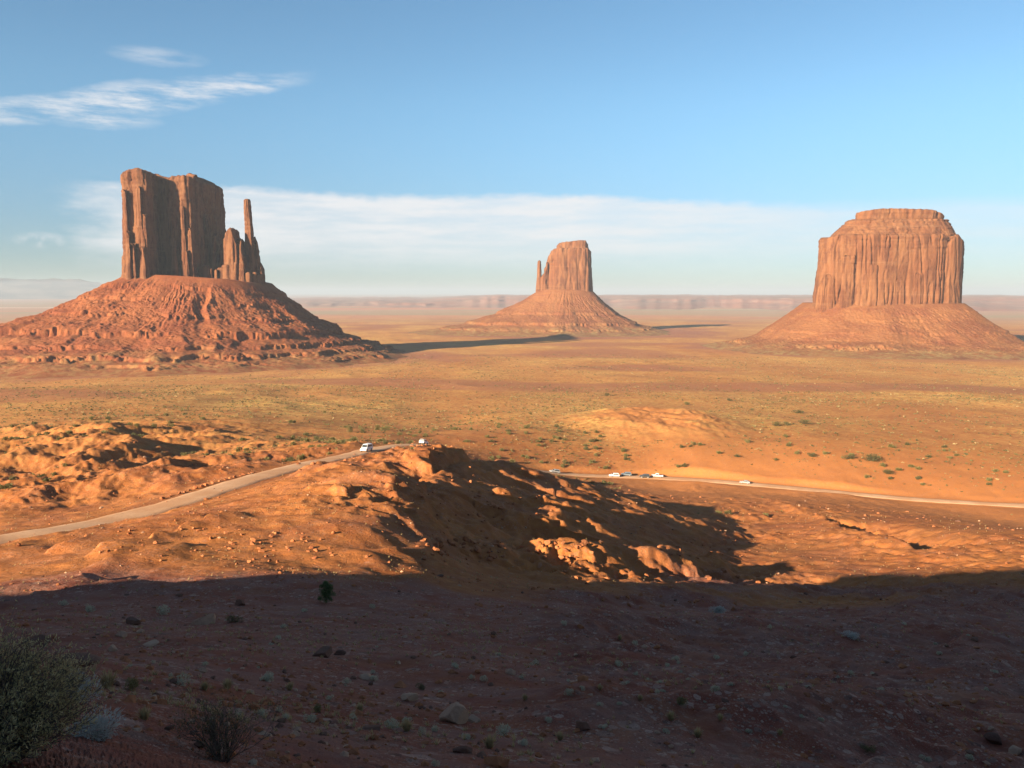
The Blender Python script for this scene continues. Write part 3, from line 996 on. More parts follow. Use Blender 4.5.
    for px in np.arange(186, 262, 5.2):
        Y = np.interp(px, [124, 138, 153, 172, 190, 200, 225, 235, 250, 265], [1550, 1543, 1546, 1606, 1590, 1606, 1612, 1606, 1612, 1630]) + rr.uniform(-6, 10)
        wd = rr.uniform(2.6, 5.6)
        ty = rr.uniform(259, 271)
        if px > 236:
            ty += 5
        B.append(prism(P([(px - wd, Y), (px - wd * .5, Y - 7), (px + wd * .5, Y - 7), (px + wd, Y), (px + wd, Y + 40), (px - wd, Y + 40)]), -8.0, slope_at(ty) * Y,
                       step=1.6, zstep=2.6, taper=2.6, flare=2, big=2.2, mid=1.2, crack=0.8, strata=0.5, fine=0.4, seed=rr.uniform(0, 50), round_=2.5, rough_top=1))
    join_bodies('cliff', B, [MAT_ROCK], root, loc)
    th = [prism(P([(248.5, 1646), (250.5, 1627), (258, 1629), (265, 1648), (265, 1681), (250, 1686)]), -25.0, slope_at(199) * 1640, step=1.1, zstep=2.0,
                poly_top=P([(247.2, 1646), (248.2, 1634), (252.0, 1633), (254.4, 1643), (254.2, 1658), (248.4, 1660)]), pw=0.62, taper=1.0, flare=2, big=1.6, mid=1.0, crack=1.2, seed=3.3, round_=2.0, rough_top=1.2, slab=0.7, bs=14),
          prism(P([(254, 1658), (257, 1636), (261, 1638), (263, 1658), (262, 1684), (255, 1684)]), -25.0, top_line([254, 257, 259, 262], [236, 240, 245, 256], 1650), step=1.3, taper=3, flare=2, big=1.2, mid=1.0, crack=1.0, seed=8.3, round_=3, rough_top=1),
          prism(P([(258, 1651), (260, 1632), (265, 1634), (267, 1654), (266, 1681), (259, 1681)]), -30.0, top_line([257, 261, 264, 268], [262, 263, 267, 274], 1646), step=1.3, taper=3, flare=2, big=1.2, mid=1.0, crack=1.0, seed=8.9, round_=3, rough_top=1)]
    join_bodies('spire', th, [MAT_ROCK], root, loc)

    def reach(a):
        c, s_ = np.cos(a), np.sin(a)
        return 325 + 120 * np.clip(-c, 0, 1) + 100 * np.clip(-s_, 0, 1) ** 2 - 20 * np.clip(c, 0, 1)
    talus(root, loc, (cx, cyy), (136, 122), lambda x, y: np.interp(x, [-790, -730, -640, -560, -480, -440], [36, 35, 31, 25, 13, 8]), reach,
          ([0, .1, .3, .6, .8, 1], [1, .83, .55, .235, .10, 0]), 2.2,
          [(0.86, 5, 1.2, 2.2), (0.72, 4, 1.0, 2.8), (0.55, 4, 1.1, 2.8), (0.36, 13, 1.6, 1.6), (0.22, 6, 1.3, 2.6), (0.13, 5, 1.3, 2.6), (0.06, 4, 1.3, 3.2)], na=1100, nr=360, gull=7.0, sq=2.6)


def small_butte():
    cx, cyy = at(567, 300, 3030)[:2]
    loc = Vector((cx, cyy, ground(cx, cyy - 500)[0] + CZ))
    root = empty('butte', loc, 'small distant butte with a thin thumb of rock on its left side', 'butte', 'buttes standing on the desert plain')
    P = px_poly
    B = [prism(P([(543, 3030), (546, 2985), (560, 2962), (587, 2966), (591.5, 2990), (593, 3060), (572, 3110), (546, 3080)]), -25,
               top_line([540, 546, 548, 551, 555, 588, 592], [275, 264, 255, 249.5, 248, 248, 250], 2980), step=3, zstep=4, taper=4, big=5, mid=0.6, crack=5, seed=12.2, bs=40, round_=4, slab=2.6),
         prism(P([(555, 3020), (556, 2988), (572, 2978), (586, 2982), (588, 3010), (585, 3050), (558, 3050)]), 140,
               top_line([554, 557, 560, 570, 578, 586, 588], [246, 243.5, 242.5, 241.5, 240.5, 240.5, 244], 3000), step=3, zstep=3, taper=3, big=4, mid=2, crack=2, strata=2, seed=14.2, round_=4),
         prism(P([(539, 3010), (541, 2985), (547, 2982), (550, 3000), (548, 3040), (540, 3040)]), -25, top_line([538, 541, 544, 548], [278, 276, 273, 262], 3000), step=2.5, zstep=4, taper=4, big=3, mid=2, seed=3.9)]
    join_bodies('cliff', B, [MAT_ROCK2], root, loc)
    t = [prism(P([(535.5, 3015), (537, 2995), (541, 2994), (543, 3012), (542, 3034), (536, 3034)]), -25, slope_at(260.5) * 3010, step=2, zstep=3,
               poly_top=P([(537.2, 3014), (537.8, 3006), (540, 3006), (541, 3014), (540.4, 3022), (537.6, 3022)]), pw=0.8, taper=1.5, flare=3, big=2, mid=1, crack=1, seed=21.0, round_=3)]
    join_bodies('spire', t, [MAT_ROCK2], root, loc)

    def reach(a):
        c, s_ = np.cos(a), np.sin(a)
        return 300 + 200 * np.clip(-c, 0, 1) ** 3 + 60 * np.clip(-s_, 0, 1) - 10 * np.clip(c, 0, 1)
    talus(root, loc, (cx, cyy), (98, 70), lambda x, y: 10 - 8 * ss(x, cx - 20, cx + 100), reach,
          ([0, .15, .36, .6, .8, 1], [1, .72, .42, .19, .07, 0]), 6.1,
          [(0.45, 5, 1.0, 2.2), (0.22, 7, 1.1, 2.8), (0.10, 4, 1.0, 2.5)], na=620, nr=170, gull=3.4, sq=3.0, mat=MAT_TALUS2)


def round_butte():
    cx, cyy = at(881, 300, 2000)[:2]
    loc = Vector((cx, cyy, ground(cx, cyy - 400)[0] + CZ))
    root = empty('butte', loc, 'broad round-shouldered butte with a pale stepped cap, lit orange', 'butte', 'buttes standing on the desert plain')
    P = px_poly
    main = P([(811, 1985), (812, 1925), (826, 1898), (850, 1888), (872, 1880), (905, 1882), (936, 1892), (943, 1902), (945.5, 1935), (949, 1932), (951, 1912), (958, 1922), (962, 1980), (956, 2080), (890, 2130), (822, 2080)])
    mt = P([(817, 1988), (818, 1930), (830, 1904), (850, 1893), (872, 1886), (905, 1888), (936, 1898), (943, 1908), (945.5, 1938), (949, 1936), (951, 1916), (958, 1926), (961, 1980), (954, 2074), (890, 2122), (826, 2072)])
    B = [prism(main, -95, top_line([812, 818, 824, 830, 935, 955, 960], [241, 238.5, 237, 235, 234, 234, 238], 1915), poly_top=mt, step=1.9, zstep=2.6, taper=1, flare=2, big=5, mid=0.5, crack=6, seed=31.0, bs=52, round_=4, topstr=2, slab=2.6),
         prism(P([(938, 1915), (946, 1904), (954, 1908), (960, 1925), (961, 1980), (945, 1990)]), -95, top_line([940, 946, 955, 960], [243, 236, 235, 240], 1920), taper=3, big=3, mid=2, crack=3, seed=35.0, round_=4)]
    rr = random.Random(12)
    for px, wd in ((829, 7.0), (848, 8.5), (873, 6.0), (893, 9.0), (917, 6.5), (931, 5.0)):
        Y = np.interp(px, [812, 826, 850, 872, 905, 936, 943], [1925, 1898, 1888, 1880, 1882, 1892, 1902]) - rr.uniform(-1, 5)
        ty = rr.uniform(250, 288)
        B.append(prism(P([(px - wd, Y + 5), (px - wd * .7, Y), (px + wd * .6, Y - 1), (px + wd, Y + 6), (px + wd, Y + 50), (px - wd, Y + 50)]), -95, slope_at(ty) * Y,
                       step=1.9, taper=4, flare=2, big=1.5, mid=0.5, crack=1.0, strata=0.8, seed=px * .3, round_=3, rough_top=6, slab=2.0, bs=26))
    sl = P([(821, 1985), (822, 1932), (836, 1912), (856, 1902), (874, 1894), (905, 1896), (934, 1904), (950, 1918), (957, 1945), (957, 1985), (946, 2060), (890, 2105), (832, 2060)])
    st = P([(845, 1990), (846, 1958), (862, 1942), (880, 1934), (905, 1934), (928, 1940), (942, 1952), (943, 1990), (934, 2040), (890, 2070), (856, 2040)])
    C = [prism(sl, 122, slope_at(219) * 1945, poly_top=st, pw=0.9, step=2.2, zstep=1.2, taper=0, flare=0, big=4, mid=1.2, crack=1.5, strata=4.5, topstr=0.5, fine=0.8, seed=41.0, round_=1, rough_top=2)]
    cp = P([(852.5, 1990), (853, 1962), (862, 1948), (880, 1941), (905, 1941), (924, 1946), (937.5, 1958), (938.5, 1990), (930, 2036), (890, 2062), (858, 2036)])
    D = [prism(cp, 168, top_line([851, 856, 866, 880, 925, 934, 940], [214, 211.5, 209.5, 208.5, 209.5, 211.5, 214], 1950), step=2.2, zstep=1.4, taper=-0.5, flare=-2, big=4, mid=2, crack=3, strata=2.2, topstr=0.5, seed=45.0, round_=2, rough_top=2)]
    join_bodies('cliff', B, [MAT_ROCK2], root, loc)
    join_bodies('stepped_shoulder', C, [MAT_ROCK2], root, loc)
    join_bodies('cap_rock', D, [MAT_ROCK2], root, loc)

    def reach(a):
        c, s_ = np.cos(a), np.sin(a)
        return 250 + 60 * np.clip(-s_, 0, 1)
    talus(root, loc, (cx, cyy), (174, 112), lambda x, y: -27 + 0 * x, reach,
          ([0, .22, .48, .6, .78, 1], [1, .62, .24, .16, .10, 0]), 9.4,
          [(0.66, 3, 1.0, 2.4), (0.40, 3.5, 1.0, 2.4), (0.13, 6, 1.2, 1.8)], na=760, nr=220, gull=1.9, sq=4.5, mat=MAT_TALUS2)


mitten_butte()
small_butte()
round_butte()


# ------------------------------------------------------------------ road
def road_material():
    m_, k, b, out = new_mat('graded_dirt')
    pos = k.n('ShaderNodeNewGeometry').outputs['Position']
    n1 = k.noise(pos, 0.12, 5, 0.6)
    n2 = k.noise(pos, 1.4, 5, 0.7)
    c = k.mix(k.ramp(n1, 0.35, 0.65), (0.54, 0.335, 0.205), (0.46, 0.255, 0.14))
    c = k.mix(k.m('MULTIPLY', k.ramp(n2, 0.5, 0.75), 0.5), c, (0.36, 0.19, 0.10))
    k.l(c, b.inputs['Base Color'])
    bump = k.n('ShaderNodeBump')
    bump.inputs['Strength'].default_value = 0.4
    bump.inputs['Distance'].default_value = 0.15
    k.l(k.noise(pos, 2.0, 6, 0.7), bump.inputs['Height'])
    k.l(bump.outputs[0], b.inputs['Normal'])
    return m_


MAT_ROAD = road_material()
ROAD_T = np.gradient(ROAD[:, :2], axis=0)
ROAD_T /= np.linalg.norm(ROAD_T, axis=1, keepdims=True)
ROAD_N = np.stack([-ROAD_T[:, 1], ROAD_T[:, 0]], 1)      # points to the far side


def build_road():
    prof = [(-1.0, -0.22), (-0.9, -0.02), (-0.55, 0.04), (0.0, 0.07), (0.55, 0.04), (0.9, -0.02), (1.0, -0.22)]
    V = []
    for i in range(len(ROAD)):
        wv = ROAD_HALF * (1 + 0.22 * float(p2(i / 9.0, 3.3)) + 0.16 * float(p2(i / 2.2, 9.3)))
        for t_, dz in prof:
            q = ROAD[i, :2] + ROAD_N[i] * t_ * wv
            V.append((q[0], q[1], ROAD[i, 2] + dz + CZ))
    o = mesh_obj('road', V, grid_faces(len(ROAD), len(prof)), MAT_ROAD)
    o['kind'] = 'structure'


build_road()


# ------------------------------------------------------------------ far country
def build_far():
    def patch(name, a0, a1, da, radii, hfn, mat):
        az = np.radians(np.arange(a0, a1 + 1e-6, da))
        A, RR = np.meshgrid(az, np.array(radii))
        x, y = np.sin(A) * RR, np.cos(A) * RR
        z = hfn(A, RR, x, y)
        V = np.stack([x.ravel(), y.ravel(), z.ravel() + CZ], 1)
        o = mesh_obj(name, V, grid_faces(len(radii), len(az)), mat)
        o['kind'] = 'structure'

    m_, k, b, out = new_mat('far_cliffs')
    pos = k.n('ShaderNodeNewGeometry').outputs['Position']
    n1 = k.noise(k.mapv(pos, (0.0006, 0.0006, 0.02)), 1.0, 5, 0.6)
    n2 = k.noise(pos, 0.004, 6, 0.65)
    c = k.mix(k.ramp(n1, 0.38, 0.62), (0.30, 0.14, 0.10), (0.22, 0.14, 0.115))
    c = k.mix(k.m('MULTIPLY', k.ramp(n2, 0.45, 0.7), 0.5), c, (0.36, 0.24, 0.19))
    k.l(c, b.inputs['Base Color'])

    def plateau(A, r, x, y):
        edge = 10500 + 1900 * p2(A * 7 + 2, A * 0 + 1) + 800 * p2(A * 21, A * 0 + 4) + 350 * p2(A * 70, A * 0 + 7)
        top = 96 + 6 * p2(A * 9 + 4, A * 0) + 4 * p2(A * 40, A * 0 + 2) - 60 * ss(-A, 0.02, 0.12)
        d = r - edge + 500 * p2(x / 900 + 2, y / 900)
        h = top * (0.85 * ss(d, -3400, 0) + 0.15 * ss(d, 0, 220)) + 14 * p2(x / 500, y / 500) * ss(d, -2500, -500) + 5 * p2(x / 160, y / 160)
        h = h * ss(A, -0.34, -0.24)
        return -163 + h - 14 * (1 - ss(d, -1000, -700))

    patch('hills', -20, 45, 0.045, np.concatenate([np.arange(6500, 15000, 110), [17000, 20000]]), plateau, m_)

    def mountains(A, r, x, y):
        d = np.abs(r - 27000) / 5200
        rid = 1 - np.abs(p2(x / 2600 + 3, y / 3600 + 2))
        h = (430 * ss(-A, 0.405, 0.50) + 60) * ss(-A, 0.37, 0.43) * (1 - ss(d, 0.1, 1.0)) * (0.62 + 0.38 * rid) + 90 * ridge_noise(x / 1100, y / 1100) * (1 - ss(d, 0.2, 1))
        return -168 + h

    m2, k2, b2, o2 = new_mat('far_mountain_rock')
    wp = k2.n('ShaderNodeNewGeometry').outputs['Position']
    k2.l(k2.mix(k2.ramp(k2.noise(wp, 0.0012, 6, 0.65), 0.4, 0.6), (0.10, 0.095, 0.10), (0.20, 0.165, 0.15)), b2.inputs['Base Color'])
    patch('mountains', -48, -19, 0.06, np.arange(21000, 33000, 200), mountains, m2)


build_far()


# ------------------------------------------------------------------ stones
def stone_material(name, a, b_, dust):
    m_, k, b, out = new_mat(name)
    pos = k.n('ShaderNodeTexCoord').outputs['Object']
    wp = k.n('ShaderNodeNewGeometry').outputs['Position']
    rnd = k.n('ShaderNodeObjectInfo').outputs['Random']
    n1 = k.noise(wp, 1.6, 6, 0.65)
    n2 = k.noise(pos, 5.0, 5, 0.7)
    c = k.mix(k.ramp(n1, 0.35, 0.65), a, b_)
    c = k.mix(k.m('MULTIPLY', rnd, 0.5), c, dust)
    c = k.mix(k.m('MULTIPLY', k.ramp(n2, 0.5, 0.72), 0.5), c, dust)
    k.l(c, b.inputs['Base Color'])
    bump = k.n('ShaderNodeBump')
    bump.inputs['Strength'].default_value = 0.6
    bump.inputs['Distance'].default_value = 0.08
    k.l(k.noise(pos, 4.0, 8, 0.7), bump.inputs['Height'])
    k.l(bump.outputs[0], b.inputs['Normal'])
    return m_


MAT_STONE_RED = stone_material('red_sandstone', (0.32, 0.115, 0.046), (0.22, 0.075, 0.036), (0.42, 0.185, 0.085))
MAT_STONE_DARK = stone_material('varnished_stone', (0.15, 0.075, 0.05), (0.10, 0.052, 0.038), (0.24, 0.12, 0.075))
MAT_STONE_PALE = stone_material('pale_stone', (0.40, 0.235, 0.145), (0.31, 0.17, 0.105), (0.46, 0.30, 0.20))


def ico(sub):
    bm = bmesh.new()
    bmesh.ops.create_icosphere(bm, subdivisions=sub, radius=1.0)
    bm.verts.ensure_lookup_table()
    V = np.array([v.co[:] for v in bm.verts])
    F = np.array([[v.index for v in f.verts] for f in bm.faces])
    bm.free()
    return V, F


ICO1, ICO2, ICO3, ICO4 = ico(1), ico(2), ico(3), ico(4)


def stone_shape(seed, sub=3, sx=1.0, sy=0.8, sz=0.62, cuts=11):
    rg = np.random.RandomState(seed)
    V, F = (ICO1, ICO1, ICO2, ICO3, ICO4)[sub]
    V = V.copy()
    for _ in range(cuts):
        n_ = rg.randn(3)
        n_ /= np.linalg.norm(n_)
        dd = rg.uniform(0.45, 0.86)
        ov = np.maximum(0, V @ n_ - dd)
        V -= ov[:, None] * n_[None]
    V += 0.035 * np.stack([p3(V[:, 0] * 3 + seed, V[:, 1] * 3, V[:, 2] * 3 + q * 9) for q in range(3)], 1) * (1 if sub > 2 else 2)
    V *= np.array([sx, sy, sz]) / np.abs(V[:, 0]).max()
    return V, F


STONES = {}
for key, mat in (('red', MAT_STONE_RED), ('dark', MAT_STONE_DARK), ('pale', MAT_STONE_PALE)):
    lst = []
    for q in range(7):
        rg = np.random.RandomState(100 + q)
        V, F = stone_shape(10 * q + 3 + len(key), 3, 1.0, rg.uniform(0.6, 0.95), rg.uniform(0.42, 0.8), 12)
        me = bpy.data.meshes.new('boulder')
        me.from_pydata(V.tolist(), [], F.tolist())
        me.materials.append(mat)
        lst.append(me)
    STONES[key] = lst

rnd = random.Random(21)


def put_stone(p, half, kind, label, group, name='boulder', flat=1.0, rot=None, sink=0.30, tilt=0.25):
    me = rnd.choice(STONES[kind])
    o = bpy.data.objects.new(name, me)
    col.objects.link(o)
    sz = half * rnd.uniform(0.85, 1.15) * flat
    o.scale = (half, half * rnd.uniform(0.8, 1.15), sz)
    o.rotation_euler = (rnd.uniform(-tilt, tilt), rnd.uniform(-tilt, tilt), rnd.uniform(0, 6.28) if rot is None else rot)
    o.location = (p[0], p[1], p[2] + sz * 0.62 * (1 - 2 * sink))
    tag(o, label, 'rock', group)
    return o


def stone_px(px, py, wpx, kind, label, group, **kw):
    p = hit(px, py)
    if p is None:
        return None
    return put_stone(p, wpx * p.y / FPX / 2, kind, label, group, **kw)


GB = 'boulders lying on the shaded slope'
stone_px(134, 624, 17, 'dark', 'dark angular boulder on the shaded slope, below the edge of the sunlight', GB)
stone_px(203, 624, 28, 'pale', 'largest pale boulder on the shaded slope, just below the sunlit edge', GB, flat=0.8)
stone_px(112, 651, 11, 'pale', 'small pale boulder on bare red soil above the grey bushes', GB)
stone_px(150, 645, 25, 'pale', 'long flat pale slab lying on the shaded slope', GB, flat=0.45)
stone_px(39, 646, 23, 'dark', 'dark boulder beside the top of the big olive bush', GB, flat=0.8)
stone_px(322, 656, 20, 'dark', 'bigger of a pair of dark boulders on the bare slope', GB)
stone_px(339, 655, 16, 'dark', 'smaller and lower of a pair of dark boulders on the bare slope', GB, flat=0.8)
stone_px(72, 664, 56, 'dark', 'long dark rock ledge above the blue grey sage', GB, flat=0.35, rot=0.15, tilt=0.08)
stone_px(453, 722, 38, 'pale', 'big pointed wedge of rock standing among sage clumps', GB, flat=1.25, rot=0.5, tilt=0.5)
stone_px(474, 721, 13, 'pale', 'small rounded rock right beside the pointed wedge', GB)
stone_px(464, 752, 25, 'dark', 'dark grey block below the pointed wedge of rock', GB, flat=0.8)
stone_px(371, 729, 22, 'dark', 'dark flat rock at the end of a row of sage clumps', GB, flat=0.5)
stone_px(409, 700, 18, 'pale', 'light boulder above the row of sage clumps', GB)
stone_px(400, 687, 24, 'red', 'flat reddish rock slab with a dark bush at its end', GB, flat=0.5)
stone_px(583, 729, 18, 'dark', 'grey upright rounded boulder alone on gravelly soil', GB, flat=1.15)
stone_px(993, 742, 24, 'dark', 'dark block at the foot of the lowest sandstone shelf', GB, flat=0.9)
stone_px(1014, 752, 22, 'pale', 'pale rock by the lower right corner, below the dark block', GB, flat=0.7)
stone_px(240, 605, 12, 'dark', 'little dark boulder right at the edge of the sunlight', GB)

for _ in range(46):
    px, py = rnd.uniform(140, 1020), rnd.triangular(604, 764, 690)
    stone_px(px, py, rnd.triangular(4, 17, 5), rnd.choice(['red', 'pale', 'dark', 'red']), 'rough stone lying loose on the stony shaded slope', 'loose stones of the shaded slope', flat=rnd.uniform(0.6, 1.0))
# rubble heaps that catch the sun on the gully's edge
n_red = 0
RUB = [((425, 505), (538, 562), 44, (4, 11)), ((520, 592), (543, 562), 26, (4, 10)), ((655, 735), (540, 556), 22, (3, 8)), ((470, 560), (492, 522), 26, (3, 8)),
       ((225, 335), (532, 566), 40, (3, 8)), ((100, 230), (528, 562), 22, (3, 7)), ((545, 760), (566, 610), 30, (4, 10)), ((395, 470), (440, 470), 12, (2, 5)), ((410, 520), (470, 535), 26, (3, 9))]
for (x0, x1), (y0, y1), cnt, (w0, w1) in RUB:
    for _ in range(cnt):
        px, py = rnd.uniform(x0, x1), rnd.uniform(y0, y1)
        lit = not (x0 == 545)
        lab = 'red sandstone block in the rubble along the gully and sunlit slope' if lit else 'rough red rock in the shaded broken ground below the gully'
        stone_px(px, py, rnd.triangular(w0, w1, w0), 'red', lab, 'red blocks of the sunlit rubble' if lit else 'red rocks of the shaded broken ground', flat=rnd.uniform(0.8, 1.2))
# stones set along the far edge of the road
for i in range(0, len(ROAD)):
    px = 512 + FPX * ROAD[i, 0] / ROAD[i, 1]
    if 168 < px < 268 or 385 < px < 432:
        q = ROAD[i, :2] + ROAD_N[i] * ((ROAD_HALF + 1.1) if px < 300 else -(ROAD_HALF + 0.9)) + np.array([rnd.uniform(-.3, .3), rnd.uniform(-.3, .3)])
        put_stone((q[0], q[1], ground(*q)[0] + CZ), rnd.uniform(0.35, 0.62), 'red', 'red stone set in the row along the edge of the dirt road', 'stones lining the dirt road', flat=1.0)


def scatter_stones():
    """countless small stones on the slopes: one mass"""
    rg = np.random.RandomState(5)
    sh = [stone_shape(q * 7 + 1, 1, 1.0, rg.uniform(.6, .95), rg.uniform(.4, .75), 7) for q in range(12)]
    n = 26000
    az = rg.uniform(-0.64, 0.64, n)
    r = np.exp(rg.uniform(math.log(9), math.log(330), n))
    x, y = np.sin(az) * r, np.cos(az) * r
    dens = p2(x / 9 + 4, y / 9) + 0.6 * p2(x / 2.7, y / 2.7)
    keep = dens > rg.uniform(-0.6, 0.9, n)
    x, y, r = x[keep], y[keep], r[keep]
    size = rg.gamma(1.6, 0.5, len(x)) * (0.035 + r * 0.0008)
    z = ground(x, y)
    Vs, Fs, o_, mi = [], [], 0, []
    for i in range(len(x)):
        V, F = sh[i % 12]
        a = rg.uniform(0, 6.28)
        c, s_ = math.cos(a), math.sin(a)
        W = np.stack([V[:, 0] * c - V[:, 1] * s_, V[:, 0] * s_ + V[:, 1] * c, V[:, 2]], 1) * size[i]
        Vs.append(W + np.array([x[i], y[i], z[i] + CZ + size[i] * 0.12]))
        Fs.append(F + o_)
        o_ += len(V)
        mi.append(np.full(len(F), 0 if rg.rand() < 0.72 else (1 if rg.rand() < 0.45 else 2)))
    o = mesh_obj('scattered_stones', np.concatenate(Vs), np.concatenate(Fs), [MAT_STONE_RED, MAT_STONE_DARK, MAT_STONE_PALE], mat_idx=np.concatenate(mi), smooth=False)
    o['kind'] = 'stuff'


scatter_stones()


# ------------------------------------------------------------------ plants
def leaf_material(name, a, b_, rough=0.8):
    m_, k, b, out = new_mat(name)
    wp = k.n('ShaderNodeNewGeometry').outputs['Position']
    rn = k.n('ShaderNodeObjectInfo').outputs['Random']
    n1 = k.noise(wp, 9.0, 3, 0.6)
    f = k.m('ADD', k.m('MULTIPLY', k.ramp(n1, 0.3, 0.7), 0.65), k.m('MULTIPLY', rn, 0.35))
    lc = k.mix(f, a, b_)
    k.l(lc, b.inputs['Base Color'])
    b.inputs['Roughness'].default_value = rough
    tr = k.n('ShaderNodeBsdfTranslucent')
    k.l(lc, tr.inputs['Color'])
    ms = k.n('ShaderNodeMixShader')
    ms.inputs[0].default_value = 0.35
    k.l(b.outputs[0], ms.inputs[1])
    k.l(tr.outputs[0], ms.inputs[2])
    k.l(ms.outputs[0], out.inputs['Surface'])
    return m_


MAT_OLIVE = leaf_material('olive_leaf', (0.15, 0.14, 0.055), (0.24, 0.20, 0.09))
MAT_BUSH = leaf_material('tan_olive_leaf', (0.40, 0.32, 0.14), (0.56, 0.44, 0.23))
MAT_SAGE = leaf_material('grey_sage_leaf', (0.38, 0.37, 0.25), (0.52, 0.49, 0.36))
MAT_BLUE = leaf_material('blue_grey_leaf', (0.34, 0.35, 0.31), (0.46, 0.46, 0.41))
MAT_STRAW = leaf_material('dry_grass_blade', (0.48, 0.36, 0.18), (0.36, 0.26, 0.13))
MAT_GREEN = leaf_material('juniper_leaf', (0.085, 0.125, 0.045), (0.13, 0.17, 0.07))
MAT_DARK = leaf_material('dark_scrub_leaf', (0.085, 0.085, 0.04), (0.15, 0.135, 0.065))
MAT_TWIG = leaf_material('grey_twig', (0.11, 0.085, 0.07), (0.20, 0.16, 0.13))


def leaves(rg, n, rx, rz, ln, wd, shell=0.45, up=0.5, lumps=5, base=0.02, jit=0.7):
    """n small leaf faces gathered in lumps over a low dome"""
    lc = []
    for _ in range(lumps):
        a = rg.uniform(0, 6.28)
        rr_ = rx * math.sqrt(rg.uniform(0.0, 0.55))
        lc.append((math.cos(a) * rr_, math.sin(a) * rr_, rz * rg.uniform(0.25, 0.62), rx * rg.uniform(0.32, 0.55)))
    lc = np.array(lc)
    k = rg.randint(0, lumps, n)
    d = rg.randn(n, 3)
    d /= np.linalg.norm(d, axis=1, keepdims=True)
    rad = lc[k, 3] * (shell + (1 - shell) * rg.rand(n) ** 0.6) * (0.8 + 0.4 * rg.rand(n))
    P = lc[k, :3] + d * rad[:, None] * np.array([1, 1, rz / rx * 0.9 + 0.1])
    P[:, 2] = np.abs(P[:, 2]) + base
    ax = d + np.array([0, 0, up]) + rg.randn(n, 3) * jit
    ax /= np.linalg.norm(ax, axis=1, keepdims=True)
    sd = np.cross(ax, rg.randn(n, 3))
    sd /= np.linalg.norm(sd, axis=1, keepdims=True) + 1e-9
    L = ln * rg.uniform(0.6, 1.4, n)[:, None]
    W = wd * rg.uniform(0.6, 1.4, n)[:, None]
    V = np.stack([P, P + ax * L * 0.45 + sd * W, P + ax * L, P + ax * L * 0.5 - sd * W], 1).reshape(-1, 3)
    F = np.arange(n * 4).reshape(-1, 4)
    return V, F, P


def tube(path, r0, r1, sides=3):
    path = np.asarray(path, float)
    n = len(path)
    T = np.gradient(path, axis=0)
    T /= np.linalg.norm(T, axis=1, keepdims=True) + 1e-9
    ref = np.array([0.31, 0.17, 0.93]) if abs(T[0] @ np.array([0.31, 0.17, 0.93])) < 0.95 else np.array([1.0, 0, 0])
    U = np.cross(T, ref)
    U /= np.linalg.norm(U, axis=1, keepdims=True) + 1e-9
    W = np.cross(T, U)
    rad = np.linspace(r0, r1, n)
    V = []
    for q in range(sides):
        a = 2 * math.pi * q / sides
        V.append(path + (U * math.cos(a) + W * math.sin(a)) * rad[:, None])
    V = np.stack(V, 1).reshape(-1, 3)
    return V, grid_faces(n, sides, wrap=True)


def merge(lst):
    Vs, Fs, o_ = [], [], 0
    for V, F in lst:
        Vs.append(V)
        Fs.append(F + o_)
        o_ += len(V)
    return np.concatenate(Vs), np.concatenate(Fs)


def stems(rg, targets, r0, r1):
    out = []
    for t in targets:
        t = np.asarray(t, float)
        m1 = t * np.array([0.30, 0.30, 0.42]) + rg.randn(3) * 0.04 * np.linalg.norm(t)
        m2 = t * np.array([0.68, 0.68, 0.76]) + rg.randn(3) * 0.04 * np.linalg.norm(t)
        out.append(tube([t * 0.02, m1, m2, t], r0, r1))
    return merge(out)


def raw_mesh(name, V, F, mat, smooth=False):
    o = mesh_obj(name, V, F, mat, smooth=smooth)
    me = o.data
    bpy.data.objects.remove(o)
    return me


def clump_variant(seed, mat, n, rx, rz, ln, wd, nst=14, **kw):
    rg = np.random.RandomState(seed)
    V, F, P = leaves(rg, n, rx, rz, ln, wd, **kw)
    fol = raw_mesh('foliage', V, F, mat)
    st = raw_mesh('stems', *stems(rg, P[rg.choice(len(P), nst)], rx * 0.018, rx * 0.006), MAT_TWIG)
    return fol, st


def tuft_variant(seed, mat, n, rx, h):
    rg = np.random.RandomState(seed)
    a = rg.uniform(0, 6.28, n)
    b = rx * 0.28 * np.sqrt(rg.rand(n))
    lean = rg.uniform(0.05, 0.9, n) ** 1.2
    P = np.stack([np.cos(a) * b, np.sin(a) * b, np.zeros(n)], 1)
    L = h * rg.uniform(0.6, 1.15, n)
    tip = P + np.stack([np.cos(a) * lean * rx, np.sin(a) * lean * rx, L * (1 - 0.35 * lean)], 1)
    midp = P + (tip - P) * 0.5 + np.array([0, 0, 1]) * (L * 0.12)[:, None]
    sd = np.stack([-np.sin(a), np.cos(a), rg.randn(n) * .3], 1) * (0.011 * h / 0.35)
    V = np.stack([P - sd, P + sd, midp + sd * 0.8, midp - sd * 0.8, tip], 1).reshape(-1, 3)
    i = np.arange(n) * 5
    F = np.concatenate([np.stack([i, i + 1, i + 2, i + 3], 1), np.stack([i + 3, i + 2, i + 4, i + 4], 1)])
    me = bpy.data.meshes.new('grass_tuft')
    me.from_pydata(V.tolist(), [], [f if f[2] != f[3] else f[:3] for f in F.tolist()])
    me.materials.append(mat)
    return me


